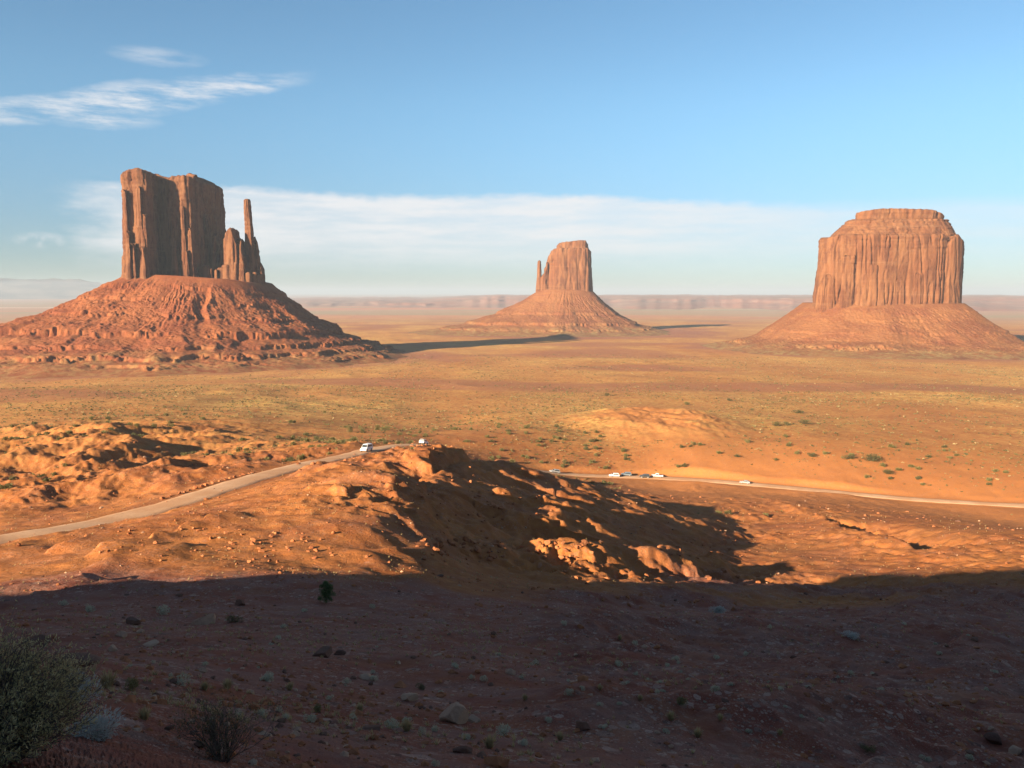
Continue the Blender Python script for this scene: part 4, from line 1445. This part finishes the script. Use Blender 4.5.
VAR = {
    'sage': [clump_variant(s_, MAT_SAGE, 900, 0.42, 0.40, 0.075, 0.010, jit=0.45) for s_ in (1, 2, 3, 4)],
    'blue': [clump_variant(s_, MAT_BLUE, 1500, 0.46, 0.38, 0.085, 0.008, jit=0.4) for s_ in (5, 6)],
    'olive': [clump_variant(s_, MAT_OLIVE, 900, 0.42, 0.42, 0.06, 0.013) for s_ in (7, 8, 9)],
    'dark': [clump_variant(s_, MAT_DARK, 800, 0.45, 0.38, 0.06, 0.013) for s_ in (10, 11)],
    'plain': [clump_variant(s_, m_, 260, 0.5, 0.5, 0.17, 0.05) for s_, m_ in ((12, MAT_OLIVE), (13, MAT_DARK), (14, MAT_OLIVE), (15, MAT_OLIVE))],
}
TUFT = [tuft_variant(s_, MAT_STRAW, 130, 0.24, 0.34) for s_ in (1, 2, 3)]


def put_plant(p, kind, half, label, group, name='shrub', cat='shrub', tall=1.0, var=None):
    fol, st = var or rnd.choice(VAR[kind])
    root = bpy.data.objects.new(name, None)
    root.empty_display_size = 0.2
    col.objects.link(root)
    s_ = half / 0.5
    root.location = p
    root.scale = (s_ * rnd.uniform(.9, 1.1), s_ * rnd.uniform(.9, 1.1), s_ * tall)
    root.rotation_euler = (0, 0, rnd.uniform(0, 6.28))
    tag(root, label, cat, group)
    for nm, me in (('foliage', fol), ('stems', st)):
        c = bpy.data.objects.new(nm, me)
        col.objects.link(c)
        c.parent = root
    return root


def plant_px(px, py, wpx, kind, label, group, **kw):
    p = hit(px, py)
    return put_plant(p, kind, wpx * p.y / FPX / 2, label, group, **kw)


def tuft_px(px, py, hpx, label, group):
    p = hit(px, py)
    o = bpy.data.objects.new('grass_tuft', rnd.choice(TUFT))
    col.objects.link(o)
    s_ = hpx * p.y / FPX / 0.32
    o.scale = (s_, s_, s_)
    o.location = p
    o.rotation_euler = (0, 0, rnd.uniform(0, 6.28))
    tag(o, label, 'grass tuft', group)


GS = 'sage clumps on the shaded slope'
LS = 'small grey green sage clump growing on the stony shaded slope'
for px, py, w in [(183, 685, 26), (265, 681, 22), (240, 715, 16), (262, 716, 16), (280, 712, 14), (286, 719, 13), (346, 684, 12), (374, 681, 13), (390, 728, 22), (407, 723, 15),
                  (421, 733, 14), (437, 731, 15), (466, 739, 14), (505, 736, 24), (523, 745, 16), (535, 664, 10), (523, 678, 9), (485, 681, 12), (472, 679, 10), (354, 719, 14),
                  (548, 722, 12), (714, 690, 16), (618, 666, 13), (636, 645, 10), (716, 659, 10), (569, 694, 14), (666, 733, 11), (659, 683, 8), (600, 706, 9), (675, 660, 11),
                  (563, 625, 10), (925, 760, 14), (971, 760, 12), (162, 614, 20), (269, 679, 14), (434, 766, 14), (330, 700, 12), (310, 722, 20), (455, 668, 9), (498, 655, 8), (88, 612, 16), (62, 606, 12), (283, 628, 10), (305, 612, 9), (372, 608, 10), (745, 655, 9), (780, 690, 10), (820, 720, 10), (880, 690, 9), (940, 655, 9), (770, 628, 8), (985, 690, 8)]:
    plant_px(px, py, w, 'sage', LS, GS)
for _ in range(85):
    px, py = rnd.uniform(60, 1020), rnd.triangular(606, 764, 690)
    if p2(px / 90.0, py / 40.0) > -0.15:
        plant_px(px, py, rnd.triangular(5, 16, 7) * (0.6 + 0.5 * (py - 600) / 160), 'sage', LS, GS, tall=rnd.uniform(0.7, 1.0))
for px, py, w, lab in [(719, 613, 21, 'flat blue grey bush by itself on the far side of the red gully'), (851, 638, 17, 'blue grey bush below stony dark slope, right of the red shelves'),
                       (75, 702, 46, 'tall blue grey sage squeezed between the olive bush and a rock ledge'), (104, 742, 76, 'broad mound of blue grey sage on red bank beside the big olive bush')]:
    plant_px(px, py, w, 'blue', lab, 'blue grey sage bushes', tall=1.5 if px == 75 else 0.9)
for px, py, w, lab in [(130, 689, 30, 'low green bush at the upper right of the blue grey sage'), (320, 712, 18, 'small yellow green bush above the stony strip'), (679, 705, 20, 'rounded green bush with pale top, alone on gravel'),
                       (868, 751, 16, 'olive bush low on the slope among dark shelves')]:
    plant_px(px, py, w, 'olive', lab, 'green bushes on the shaded slope')
for px, py, w, lab in [(236, 622, 20, 'dark low bush near the sunlit edge, right of the pale boulder'), (420, 689, 16, 'dark bush at the end of a flat red rock slab')]:
    plant_px(px, py, w, 'dark', lab, 'dark bushes on the shaded slope')
GT = 'dry grass tufts on the shaded slope'
for px, py, h in [(68, 676, 18), (108, 688, 18), (228, 689, 11), (490, 748, 14), (407, 731, 12), (671, 720, 10), (698, 737, 10), (600, 690, 6), (640, 700, 6), (360, 712, 10), (290, 690, 9), (205, 690, 10), (145, 720, 14), (525, 700, 7), (560, 740, 9), (720, 720, 7), (780, 735, 7), (620, 640, 6)]:
    tuft_px(px, py, h, 'dry straw coloured grass tuft on the shaded slope', GT)


def juniper():
    p = hit(326, 603)
    root = empty('juniper', p, 'dark green juniper standing alone on the shaded slope just under the sunlit edge', 'tree')
    rg = np.random.RandomState(31)
    H = 22 * p.y / FPX
    tr = [tube([(0, 0, -0.1), (0.03, 0.02, H * 0.25), (-0.02, 0.03, H * 0.5), (0.02, 0, H * 0.8)], 0.06, 0.015, 6)]
    for _ in range(9):
        a = rg.uniform(0, 6.28)
        z_ = H * rg.uniform(0.12, 0.6)
        tr.append(tube([(0, 0, z_), (math.cos(a) * H * .14, math.sin(a) * H * .14, z_ + H * .1), (math.cos(a) * H * .26, math.sin(a) * H * .26, z_ + H * .24)], 0.022, 0.006, 4))
    V, F = merge(tr)
    mesh_obj('trunk', V, F, MAT_TWIG, root)
    bits = []
    for _ in range(64):
        a, t = rg.uniform(0, 6.28), rg.uniform(0.02, 1.0)
        rad = H * 0.40 * (1 - t ** 1.7) ** 0.5 * rg.uniform(0.4, 1.0)
        c = np.array([math.cos(a) * rad, math.sin(a) * rad, H * (0.10 + 0.84 * t)])
        V, F, _p = leaves(rg, 85, H * 0.13, H * 0.15, 0.075, 0.018, shell=0.2, up=0.8, lumps=3)
        bits.append((V + c - np.array([0, 0, H * 0.05]), F))
    V, F = merge(bits)
    mesh_obj('crown', V, F, MAT_GREEN, root, smooth=False)


juniper()


def big_bush():
    p = hit(22, 766, y0=3.6)
    p = Vector((-3.22, 4.7, ground(-3.22, 4.7)[0] + CZ - 0.05))
    root = empty('bush', p, 'big olive bush of fine twigs filling the lower left corner', 'bush', 'bushes close to the viewpoint')
    rg = np.random.RandomState(8)
    Ht = (slope_at(628) * 4.7) - (p.z - CZ)
    tips = []
    st = []
    for _ in range(520):
        a = rg.uniform(0, 6.28)
        rad = 0.60 * math.sqrt(rg.rand())
        top = Ht * (1 - 0.62 * (rad / 0.60) ** 1.6) * rg.uniform(0.55, 1.05)
        t = np.array([math.cos(a) * rad, math.sin(a) * rad, top])
        path = [np.array([math.cos(a), math.sin(a), 0]) * rad * 0.12, t * np.array([.34, .34, .4]) + rg.randn(3) * .035, t * np.array([.7, .7, .74]) + rg.randn(3) * .035, t]
        st.append(tube(path, 0.0055, 0.0014))
        tips.append(path)
        for q in range(3):
            f = rg.uniform(0.45, 0.95)
            b0 = path[1] * (1 - f) + t * f
            b1 = b0 + np.array([math.cos(a), math.sin(a), 0.7]) * rg.uniform(.05, .14) + rg.randn(3) * .06
            st.append(tube([b0, (b0 + b1) / 2 + rg.randn(3) * .012, b1], 0.0022, 0.0009))
            tips.append([b0, b0, (b0 + b1) / 2, b1])
    V, F = merge(st)
    mesh_obj('stems', V, F, MAT_TWIG, root)
    n = 30000
    T = np.array([[q for q in pth] for pth in tips])
    k = rg.randint(0, len(T), n)
    f = rg.uniform(0.0, 2.0, n)
    i0 = np.floor(f).astype(int) + 1
    fr = (f - np.floor(f))[:, None]
    P = T[k, i0] * (1 - fr) + T[k, np.minimum(i0 + 1, 3)] * fr + rg.randn(n, 3) * 0.008
    ax = rg.randn(n, 3) * 0.8 + np.array([0, 0, 0.7])
    ax /= np.linalg.norm(ax, axis=1, keepdims=True)
    sd = np.cross(ax, rg.randn(n, 3))
    sd /= np.linalg.norm(sd, axis=1, keepdims=True)
    L = (0.021 * rg.uniform(.5, 1.6, n))[:, None]
    V = np.stack([P, P + ax * L * .5 + sd * L * .13, P + ax * L, P + ax * L * .5 - sd * L * .13], 1).reshape(-1, 3)
    mesh_obj('foliage', V, np.arange(n * 4).reshape(-1, 4), MAT_BUSH, root, smooth=False)


def twig_bush():
    x = (212 - 512) / FPX * 8.6
    p = Vector((x, 8.4, ground(x, 8.4)[0] + CZ - 0.03))
    root = empty('bush', p, 'leafless dark twiggy bush at the bottom edge, right of the blue grey sage', 'bush', 'bushes close to the viewpoint')
    rg = np.random.RandomState(77)
    out, spr = [], []

    def grow(b, d, L, r, lev):
        n_ = 4
        pth = [b]
        for q in range(n_):
            d = d + rg.randn(3) * 0.16 + np.array([0, 0, 0.05])
            d /= np.linalg.norm(d)
            pth.append(pth[-1] + d * L / n_)
        out.append(tube(pth, r, r * 0.55))
        if lev == 0:
            spr.append(pth[-1])
            return
        for q in range(rg.randint(2, 5)):
            i = rg.randint(1, n_ + 1)
            nd = d + rg.randn(3) * 0.55 + np.array([0, 0, 0.12])
            nd /= np.linalg.norm(nd)
            grow(pth[i], nd, L * rg.uniform(0.5, 0.8), r * 0.55, lev - 1)
    for _ in range(26):
        a = rg.uniform(0, 6.28)
        sp = rg.uniform(0.15, 0.95)
        d = np.array([math.cos(a) * sp, math.sin(a) * sp, 1.0])
        d /= np.linalg.norm(d)
        grow(np.array([math.cos(a) * .04, math.sin(a) * .04, 0]), d, rg.uniform(0.30, 0.46), 0.008, 3)
    V, F = merge(out)
    mesh_obj('twigs', V, F, MAT_TWIG, root)
    n = 2600
    T = np.array(spr)
    P = T[rg.randint(0, len(T), n)] + rg.randn(n, 3) * 0.02
    ax = rg.randn(n, 3)
    ax /= np.linalg.norm(ax, axis=1, keepdims=True)
    sd = np.cross(ax, rg.randn(n, 3))
    sd /= np.linalg.norm(sd, axis=1, keepdims=True)
    L = 0.016
    V = np.stack([P, P + ax * L * .5 + sd * L * .3, P + ax * L, P + ax * L * .5 - sd * L * .3], 1).reshape(-1, 3)
    mesh_obj('foliage', V, np.arange(n * 4).reshape(-1, 4), MAT_DARK, root, smooth=False)


big_bush()
twig_bush()

# --- shrubs of the plain that the photograph shows singly
GP = 'big shrubs standing out on the sunlit plain'
for px, py, w, tall, lab in [(350, 432, 11, 1.5, 'tall bright green shrub on the plain above the truck on the road'), (362, 431, 7, 1.0, 'short olive shrub touching the tall bright green one'),
                             (385, 431, 14, 0.9, 'broad dark shrub right of the tall green shrub'), (325, 413, 6, 1.1, 'lone small shrub on the grass, upper left of the tall green shrub'),
                             (872, 461, 22, 0.75, 'widest shrub on the bank above the road at right, with a dark shadow'), (848, 459, 15, 0.8, 'grey shrub left next to the widest shrub on the bank'),
                             (812, 457, 12, 0.9, 'leafy shrub on the orange bank, left of the bigger pair'), (776, 426, 14, 0.7, 'dark shrub in a row of three on bare orange sand'),
                             (788, 425, 11, 0.7, 'middle shrub in a row of three on bare orange sand'), (805, 424, 18, 0.6, 'long low shrub ending a row of three on bare orange sand'),
                             (797, 413, 15, 0.6, 'low wide shrub above the row of three'), (888, 474, 14, 0.8, 'dark shrub alone below the bank by the right part of the road'),
                             (607, 396, 9, 0.8, 'small dark shrub at the upper left of the bare sandy mound'), (688, 405, 10, 0.7, 'olive shrub just right of the bare sandy mound'),
                             (730, 401, 9, 0.8, 'round shrub beyond the right end of the sandy mound'), (690, 447, 7, 0.9, 'little shrub halfway up the bank above the parked cars')]:
    k_ = 'olive' if ('green' in lab or 'olive' in lab) else 'dark'
    plant_px(px, py, w, k_, lab, GP, tall=tall)


def scrub():
    rg = np.random.RandomState(99)
    n = 110000
    az = rg.uniform(-0.62, 0.62, n)
    r = np.sqrt(rg.uniform(215 ** 2, 1700 ** 2, n))
    r = np.where(rg.rand(n) < 0.45, rg.uniform(215, 900, n), r)
    x, y = np.sin(az) * r, np.cos(az) * r
    mx, my, _ = at(655, 398, 520)
    q = np.hypot((x - mx) / 62, (y - my) / 95)
    dens = 0.25 + 0.75 * p2(x / 85 + 1, y / 110) + 0.35 * p2(x / 23, y / 23)
    dens = np.where(q < 0.9, dens - 1.2, dens)
    bank = ss(az, 0.10, 0.16) * ss(r, 285, 310) * (1 - ss(r, 370, 430))
    dens = dens - 0.7 * bank
    dens = np.where(r < 330, np.where(az < -0.1, dens - 0.55, dens - 0.9), dens)
    rd = np.full(n, 99.0)
    for i in range(0, len(ROAD_SEG)):
        rd = np.minimum(rd, np.hypot(x - ROAD_SEG[i, 0], y - ROAD_SEG[i, 1]))
    keep = (dens > rg.uniform(-0.2, 1.0, n)) & (rd > 8)
    for bx, by, br in ((-640, 1665, 520), (887 * 0 + 930, 2000, 470)):
        keep &= np.hypot(x - bx, y - by) > br * 0.8
    x, y, r, az = x[keep], y[keep], r[keep], az[keep]
    size = 0.22 + rg.gamma(1.3, 0.30, len(x))
    size = np.minimum(size, 1.5) * (1 + 0.25 * ss(r, 700, 1500))
    z = ground(x, y)
    # those that show largest become single shrubs, if nothing hides them
    order = np.argsort(-size / r)[:700]
    tt = np.linspace(0.25, 0.985, 70)
    XX, YY = np.outer(tt, x[order]), np.outer(tt, y[order])
    gl = ground(XX.ravel(), YY.ravel()).reshape(XX.shape)
    vis = (gl < np.outer(tt, z[order] + size[order] * 0.9)).all(0)
    single = order[vis][:225]
    isS = np.zeros(len(x), bool)
    isS[single] = True
    for i in single:
        lab = 'low bushy shrub dotting the sunlit grassy plain beyond the road'
        put_plant((x[i], y[i], z[i] + CZ - 0.05), 'plain', size[i], lab, 'shrubs dotting the plain', tall=rnd.uniform(0.75, 1.1))
    print('single shrubs', len(single), 'mass', (~isS).sum())
    idx = np.nonzero(~isS)[0]
    vs = []
    for q_ in range(8):
        r2 = np.random.RandomState(200 + q_)
        V, F, _p = leaves(r2, 13, 0.5, 0.5, 0.62, 0.24, shell=0.5, lumps=3, jit=0.9)
        vs.append((V, F))
    base = np.stack([v for v, f in vs])
    m = base.shape[1]
    a = rg.uniform(0, 6.28, len(idx))
    c, s_ = np.cos(a)[:, None] * size[idx, None], np.sin(a)[:, None] * size[idx, None]
    B = base[np.arange(len(idx)) % 8]
    W = np.stack([B[:, :, 0] * c - B[:, :, 1] * s_ + x[idx, None], B[:, :, 0] * s_ + B[:, :, 1] * c + y[idx, None],
                  B[:, :, 2] * size[idx, None] * 0.9 + z[idx, None] + CZ - 0.05], 2).reshape(-1, 3)
    Fq = np.arange(len(W)).reshape(-1, 4)
    mi = np.repeat(rg.choice(3, size=len(idx), p=[0.50, 0.34, 0.16]), m // 4)
    o = mesh_obj('scrub', W, Fq, [MAT_OLIVE, MAT_DARK, MAT_STRAW], smooth=False, mat_idx=mi)
    o['kind'] = 'stuff'


scrub()


def grass_specks():
    """pale bunch grass on the slopes: one mass"""
    rg = np.random.RandomState(41)
    n = 16000
    az = rg.uniform(-0.62, 0.62, n)
    r = np.exp(rg.uniform(math.log(14), math.log(300), n))
    x, y = np.sin(az) * r, np.cos(az) * r
    dens = 0.9 * p2(x / 16 + 8, y / 16) + 0.4 * p2(x / 4, y / 4)
    keep = dens > rg.uniform(-0.3, 0.9, n)
    x, y, r = x[keep], y[keep], r[keep]
    z = ground(x, y)
    size = rg.uniform(0.6, 1.3, len(x)) * (0.12 + 0.0012 * r)
    vs = []
    for q_ in range(6):
        r2 = np.random.RandomState(300 + q_)
        m = 16
        a = r2.uniform(0, 6.28, m)
        P = np.zeros((m, 3))
        tip = np.stack([np.cos(a) * r2.uniform(.1, .8, m), np.sin(a) * r2.uniform(.1, .8, m), r2.uniform(.6, 1.1, m)], 1)
        sd = np.stack([-np.sin(a), np.cos(a), a * 0], 1) * 0.07
        V = np.stack([P - sd, P + sd, tip], 1).reshape(-1, 3)
        vs.append(V)
    Vs = []
    for i in range(len(x)):
        Vs.append(vs[i % 6] * size[i] * np.array([1, 1, 0.9]) + np.array([x[i], y[i], z[i] + CZ - 0.02]))
    V = np.concatenate(Vs)
    o = mesh_obj('dry_grass', V, np.arange(len(V)).reshape(-1, 3), MAT_STRAW, smooth=False)
    o['kind'] = 'stuff'


grass_specks()


# ------------------------------------------------------------------ vehicles
def paint(name, c, rough=0.35, metal=0.0, spec=0.5):
    m_, k, b, out = new_mat(name)
    n_ = k.noise(k.n('ShaderNodeTexCoord').outputs['Object'], 2.5, 5, 0.6)
    d = tuple(v * 0.72 + w * 0.12 for v, w in zip(c, (0.45, 0.25, 0.12)))
    k.l(k.mix(k.ramp(n_, 0.45, 0.8), c, d), b.inputs['Base Color'])
    b.inputs['Roughness'].default_value = rough
    b.inputs['Metallic'].default_value = metal
    b.inputs['Specular IOR Level'].default_value = spec
    return m_


PAINT = {'white': paint('white_paint', (0.78, 0.78, 0.76)), 'silver': paint('silver_paint', (0.30, 0.31, 0.32), 0.3), 'dark': paint('dark_paint', (0.05, 0.055, 0.06)),
         'blue': paint('blue_grey_paint', (0.16, 0.21, 0.26))}
MAT_GLASS = paint('window_glass', (0.03, 0.04, 0.05), 0.08)
MAT_TYRE = paint('tyre_rubber', (0.03, 0.03, 0.03), 0.9, spec=0.1)
MAT_RIM = paint('wheel_rim', (0.45, 0.45, 0.46), 0.35)
MAT_LAMP = paint('lamp_lens', (0.75, 0.74, 0.70), 0.1)
MAT_TAIL = paint('tail_lens', (0.35, 0.03, 0.02), 0.2)

# side outlines: lower body, glasshouse, window band, as (x, z); front of the vehicle is +x
SHAPES = {
    'suv': dict(L=4.8, body=[(-2.38, .42), (-2.40, .95), (-2.34, 1.08), (1.05, 1.08), (2.10, .98), (2.36, .85), (2.40, .42)],
                cab=[(-2.32, 1.07), (-2.12, 1.72), (-1.9, 1.80), (0.20, 1.78), (0.45, 1.70), (1.15, 1.07)],
                win=[(-2.05, 1.14), (-1.92, 1.62), (0.22, 1.62), (0.90, 1.14)]),
    'sedan': dict(L=4.7, body=[(-2.33, .38), (-2.35, .85), (-2.25, .98), (0.95, .95), (2.05, .84), (2.32, .70), (2.35, .38)],
                  cab=[(-1.95, .96), (-1.25, 1.40), (-1.0, 1.46), (0.05, 1.45), (0.25, 1.40), (1.10, .95)],
                  win=[(-1.62, 1.02), (-1.10, 1.35), (0.12, 1.34), (0.86, 1.02)]),
    'pickup': dict(L=5.5, body=[(-2.74, .52), (-2.75, 1.12), (-0.75, 1.12), (-0.75, 1.08), (1.25, 1.08), (2.50, 1.00), (2.72, .88), (2.75, .50)],
                   cab=[(-0.78, 1.07), (-0.72, 1.75), (-0.55, 1.82), (0.55, 1.80), (0.72, 1.74), (1.42, 1.07)],
                   win=[(-0.62, 1.15), (-0.58, 1.65), (0.55, 1.65), (1.18, 1.15)]),
    'van': dict(L=5.4, body=[(-2.68, .45), (-2.70, 1.25), (1.6, 1.22), (2.45, 1.02), (2.66, .88), (2.70, .45)],
                cab=[(-2.68, 1.22), (-2.62, 2.15), (-2.45, 2.25), (0.95, 2.22), (1.15, 2.12), (1.85, 1.20)],
                win=[(-2.3, 1.35), (-2.25, 1.95), (0.85, 1.95), (1.45, 1.35)]),
}


def extrude_profile(pts, w0, w1, bevel=0.05):
    """closed side outline given thickness; w0 half width at the bottom, w1 at the top"""
    bm = bmesh.new()
    zs = [p[1] for p in pts]
    lo, hi = min(zs), max(zs)

    def hw(z):
        return w0 + (w1 - w0) * (z - lo) / (hi - lo + 1e-9)
    a = [bm.verts.new((x, -hw(z), z)) for x, z in pts]
    b = [bm.verts.new((x, hw(z), z)) for x, z in pts]
    n = len(pts)
    bm.faces.new(a)
    bm.faces.new(b[::-1])
    for i in range(n):
        j = (i + 1) % n
        bm.faces.new((a[j], a[i], b[i], b[j]))
    bmesh.ops.recalc_face_normals(bm, faces=bm.faces)
    if bevel:
        bmesh.ops.bevel(bm, geom=list(bm.edges), offset=bevel, segments=2, affect='EDGES', clamp_overlap=True)
    return bm


def bm_obj(name, bm, mat, parent, loc=(0, 0, 0)):
    me = bpy.data.meshes.new(name)
    bm.to_mesh(me)
    bm.free()
    me.materials.append(mat)
    me.polygons.foreach_set('use_smooth', np.zeros(len(me.polygons), bool))
    o = bpy.data.objects.new(name, me)
    col.objects.link(o)
    o.parent = parent
    o.location = loc
    return o


def box_bm(x0, x1, y0, y1, z0, z1):
    bm = bmesh.new()
    bmesh.ops.create_cube(bm, size=1.0)
    for v in bm.verts:
        v.co = Vector(((x0 + x1) / 2 + v.co.x * (x1 - x0), (y0 + y1) / 2 + v.co.y * (y1 - y0), (z0 + z1) / 2 + v.co.z * (z1 - z0)))
    bmesh.ops.bevel(bm, geom=list(bm.edges), offset=min(x1 - x0, y1 - y0, z1 - z0) * 0.2, segments=1, affect='EDGES')
    return bm


def cyl_bm(r, w, seg=20, r2=None):
    bm = bmesh.new()
    bmesh.ops.create_cone(bm, cap_ends=True, segments=seg, radius1=r, radius2=r, depth=w, matrix=Matrix.Rotation(math.pi / 2, 4, 'X'))
    bmesh.ops.bevel(bm, geom=[e for e in bm.edges if len(e.link_faces) == 2 and any(len(f.verts) > 6 for f in e.link_faces)], offset=w * 0.18, segments=2, affect='EDGES')
    return bm


def vehicle(name, shape, colr, px, lane, toward, label, cat):
    """on the road where it passes the surveyed column px"""
    S = SHAPES[shape]
    cols = 512 + FPX * ROAD[:, 0] / ROAD[:, 1]
    i = int(np.argmin(np.abs(cols - px)))
    q = ROAD[i, :2] + ROAD_N[i] * lane
    t = ROAD_T[i] * toward
    sl = (ROAD[min(i + 2, len(ROAD) - 1), 2] - ROAD[max(i - 2, 0), 2]) / (np.linalg.norm(ROAD[min(i + 2, len(ROAD) - 1), :2] - ROAD[max(i - 2, 0), :2]) + 1e-6) * toward
    root = empty(name, (q[0], q[1], ROAD[i, 2] + CZ + 0.05), label, cat, 'vehicles on the dirt road')
    root.rotation_euler = (0, -math.atan(sl), math.atan2(t[1], t[0]))
    P_ = PAINT[colr]
    hw = 0.98 if shape in ('van', 'pickup') else 0.92
    body = bm_obj('body', extrude_profile(S['body'], hw - 0.04, hw), P_, root)
    bm_obj('cabin', extrude_profile(S['cab'], hw - 0.06, hw - 0.26), P_, root)
    # side windows, windscreen and rear window sit slightly proud of the cabin
    zs = [p[1] for p in S['cab']]
    lo, hi = min(zs), max(zs)

    def cw(z):
        return hw - 0.06 - 0.20 * (z - lo) / (hi - lo)
    for sd in (-1, 1):
        bm = bmesh.new()
        a = [bm.verts.new((x, sd * (cw(z) + 0.012), z)) for x, z in S['win']]
        b = [bm.verts.new((x, sd * (cw(z) - 0.03), z)) for x, z in S['win']]
        n = len(a)
        bm.faces.new(a)
        bm.faces.new(b[::-1])
        for k_ in range(n):
            bm.faces.new((a[(k_ + 1) % n], a[k_], b[k_], b[(k_ + 1) % n]))
        bmesh.ops.recalc_face_normals(bm, faces=bm.faces)
        bm_obj('side_window', bm, MAT_GLASS, root)

    def pane(nm, p0, p1, out):
        bm = bmesh.new()
        d = Vector((p1[0] - p0[0], 0, p1[1] - p0[1]))
        nrm = Vector((-d.z, 0, d.x)).normalized() * (1 if out * -d.z > 0 else -1)
        f0, f1 = 0.14, 0.90
        A = Vector((p0[0], 0, p0[1])) + d * f0
        Bv = Vector((p0[0], 0, p0[1])) + d * f1
        vs = []
        for off in (0.012, -0.03):
            for c_ in (A, Bv):
                w_ = cw(c_.z) - 0.08
                for sd in (-1, 1):
                    vs.append(bm.verts.new(c_ + nrm * off + Vector((0, sd * w_, 0))))
        for f in ((0, 1, 3, 2), (4, 6, 7, 5), (0, 4, 5, 1), (2, 3, 7, 6), (0, 2, 6, 4), (1, 5, 7, 3)):
            bm.faces.new([vs[k_] for k_ in f])
        bmesh.ops.recalc_face_normals(bm, faces=bm.faces)
        bm_obj(nm, bm, MAT_GLASS, root)
    c = S['cab']
    pane('windscreen', c[-1], c[-2], 1)
    pane('rear_window', c[0], c[1], -1)
    L = S['L'] / 2
    r_ = 0.36 if shape == 'sedan' else 0.41
    for fx in (-0.60, 0.62):
        for sd in (-1, 1):
            w = bm_obj('wheel', cyl_bm(r_, 0.24), MAT_TYRE, root, (fx * L, sd * (hw - 0.10), r_))
            bm_obj('rim', cyl_bm(r_ * 0.58, 0.05, 14), MAT_RIM, w, (0, sd * 0.115, 0))
    zb = S['body'][0][1]
    for sd in (-1, 1):
        bm_obj('headlight', box_bm(L - 0.10, L + 0.015, sd * (hw - 0.28) - 0.17, sd * (hw - 0.28) + 0.17, zb + 0.24, zb + 0.40), MAT_LAMP, root)
        bm_obj('taillight', box_bm(-L - 0.015, -L + 0.10, sd * (hw - 0.2) - 0.11, sd * (hw - 0.2) + 0.11, zb + 0.30, zb + 0.52), MAT_TAIL, root)
        bm_obj('mirror', box_bm(0.80, 0.98, sd * (hw + 0.10) - 0.09, sd * (hw + 0.10) + 0.09, S['win'][0][1] + 0.0, S['win'][0][1] + 0.17), P_, root)
    bm_obj('front_bumper', box_bm(L - 0.06, L + 0.06, -hw + 0.03, hw - 0.03, zb - 0.03, zb + 0.18), MAT_TYRE if colr == 'dark' else P_, root)
    bm_obj('rear_bumper', box_bm(-L - 0.06, -L + 0.06, -hw + 0.03, hw - 0.03, zb - 0.03, zb + 0.18), MAT_TYRE if colr == 'dark' else P_, root)
    bm_obj('grille', box_bm(L - 0.05, L + 0.02, -hw * 0.45, hw * 0.45, zb + 0.22, zb + 0.40), MAT_TYRE, root)
    if shape == 'pickup':
        bm_obj('load_bed', box_bm(-2.6, -0.85, -hw + 0.12, hw - 0.12, 1.10, 1.14), MAT_TYRE, root)
    return root


vehicle('truck', 'van', 'white', 362, -0.8, -1, 'white high-roofed truck coming up the dirt road on the near bend', 'truck')
vehicle('car', 'suv', 'white', 425, 0.5, 1, 'small white car where the road goes over the crest of the spur', 'car')
vehicle('car', 'suv', 'silver', 554, 0.0, -1, 'silver car alone on the road at the edge of the gully shadow', 'car')
vehicle('car', 'suv', 'white', 616, -1.4, -1, 'white car leading the line of four on the dirt road, nearest the gully', 'car')
vehicle('car', 'suv', 'blue', 630, 1.6, -1, 'blue grey car second in the line of four on the dirt road', 'car')
vehicle('car', 'suv', 'dark', 648, -1.2, -1, 'dark car third in the line of four on the dirt road', 'car')
vehicle('truck', 'pickup', 'white', 661, 1.4, -1, 'white pickup truck last in the line of four on the dirt road', 'pickup truck')
vehicle('car', 'sedan', 'silver', 748, 0.2, -1, 'low silver car driving by itself on the road right of the line of four', 'car')
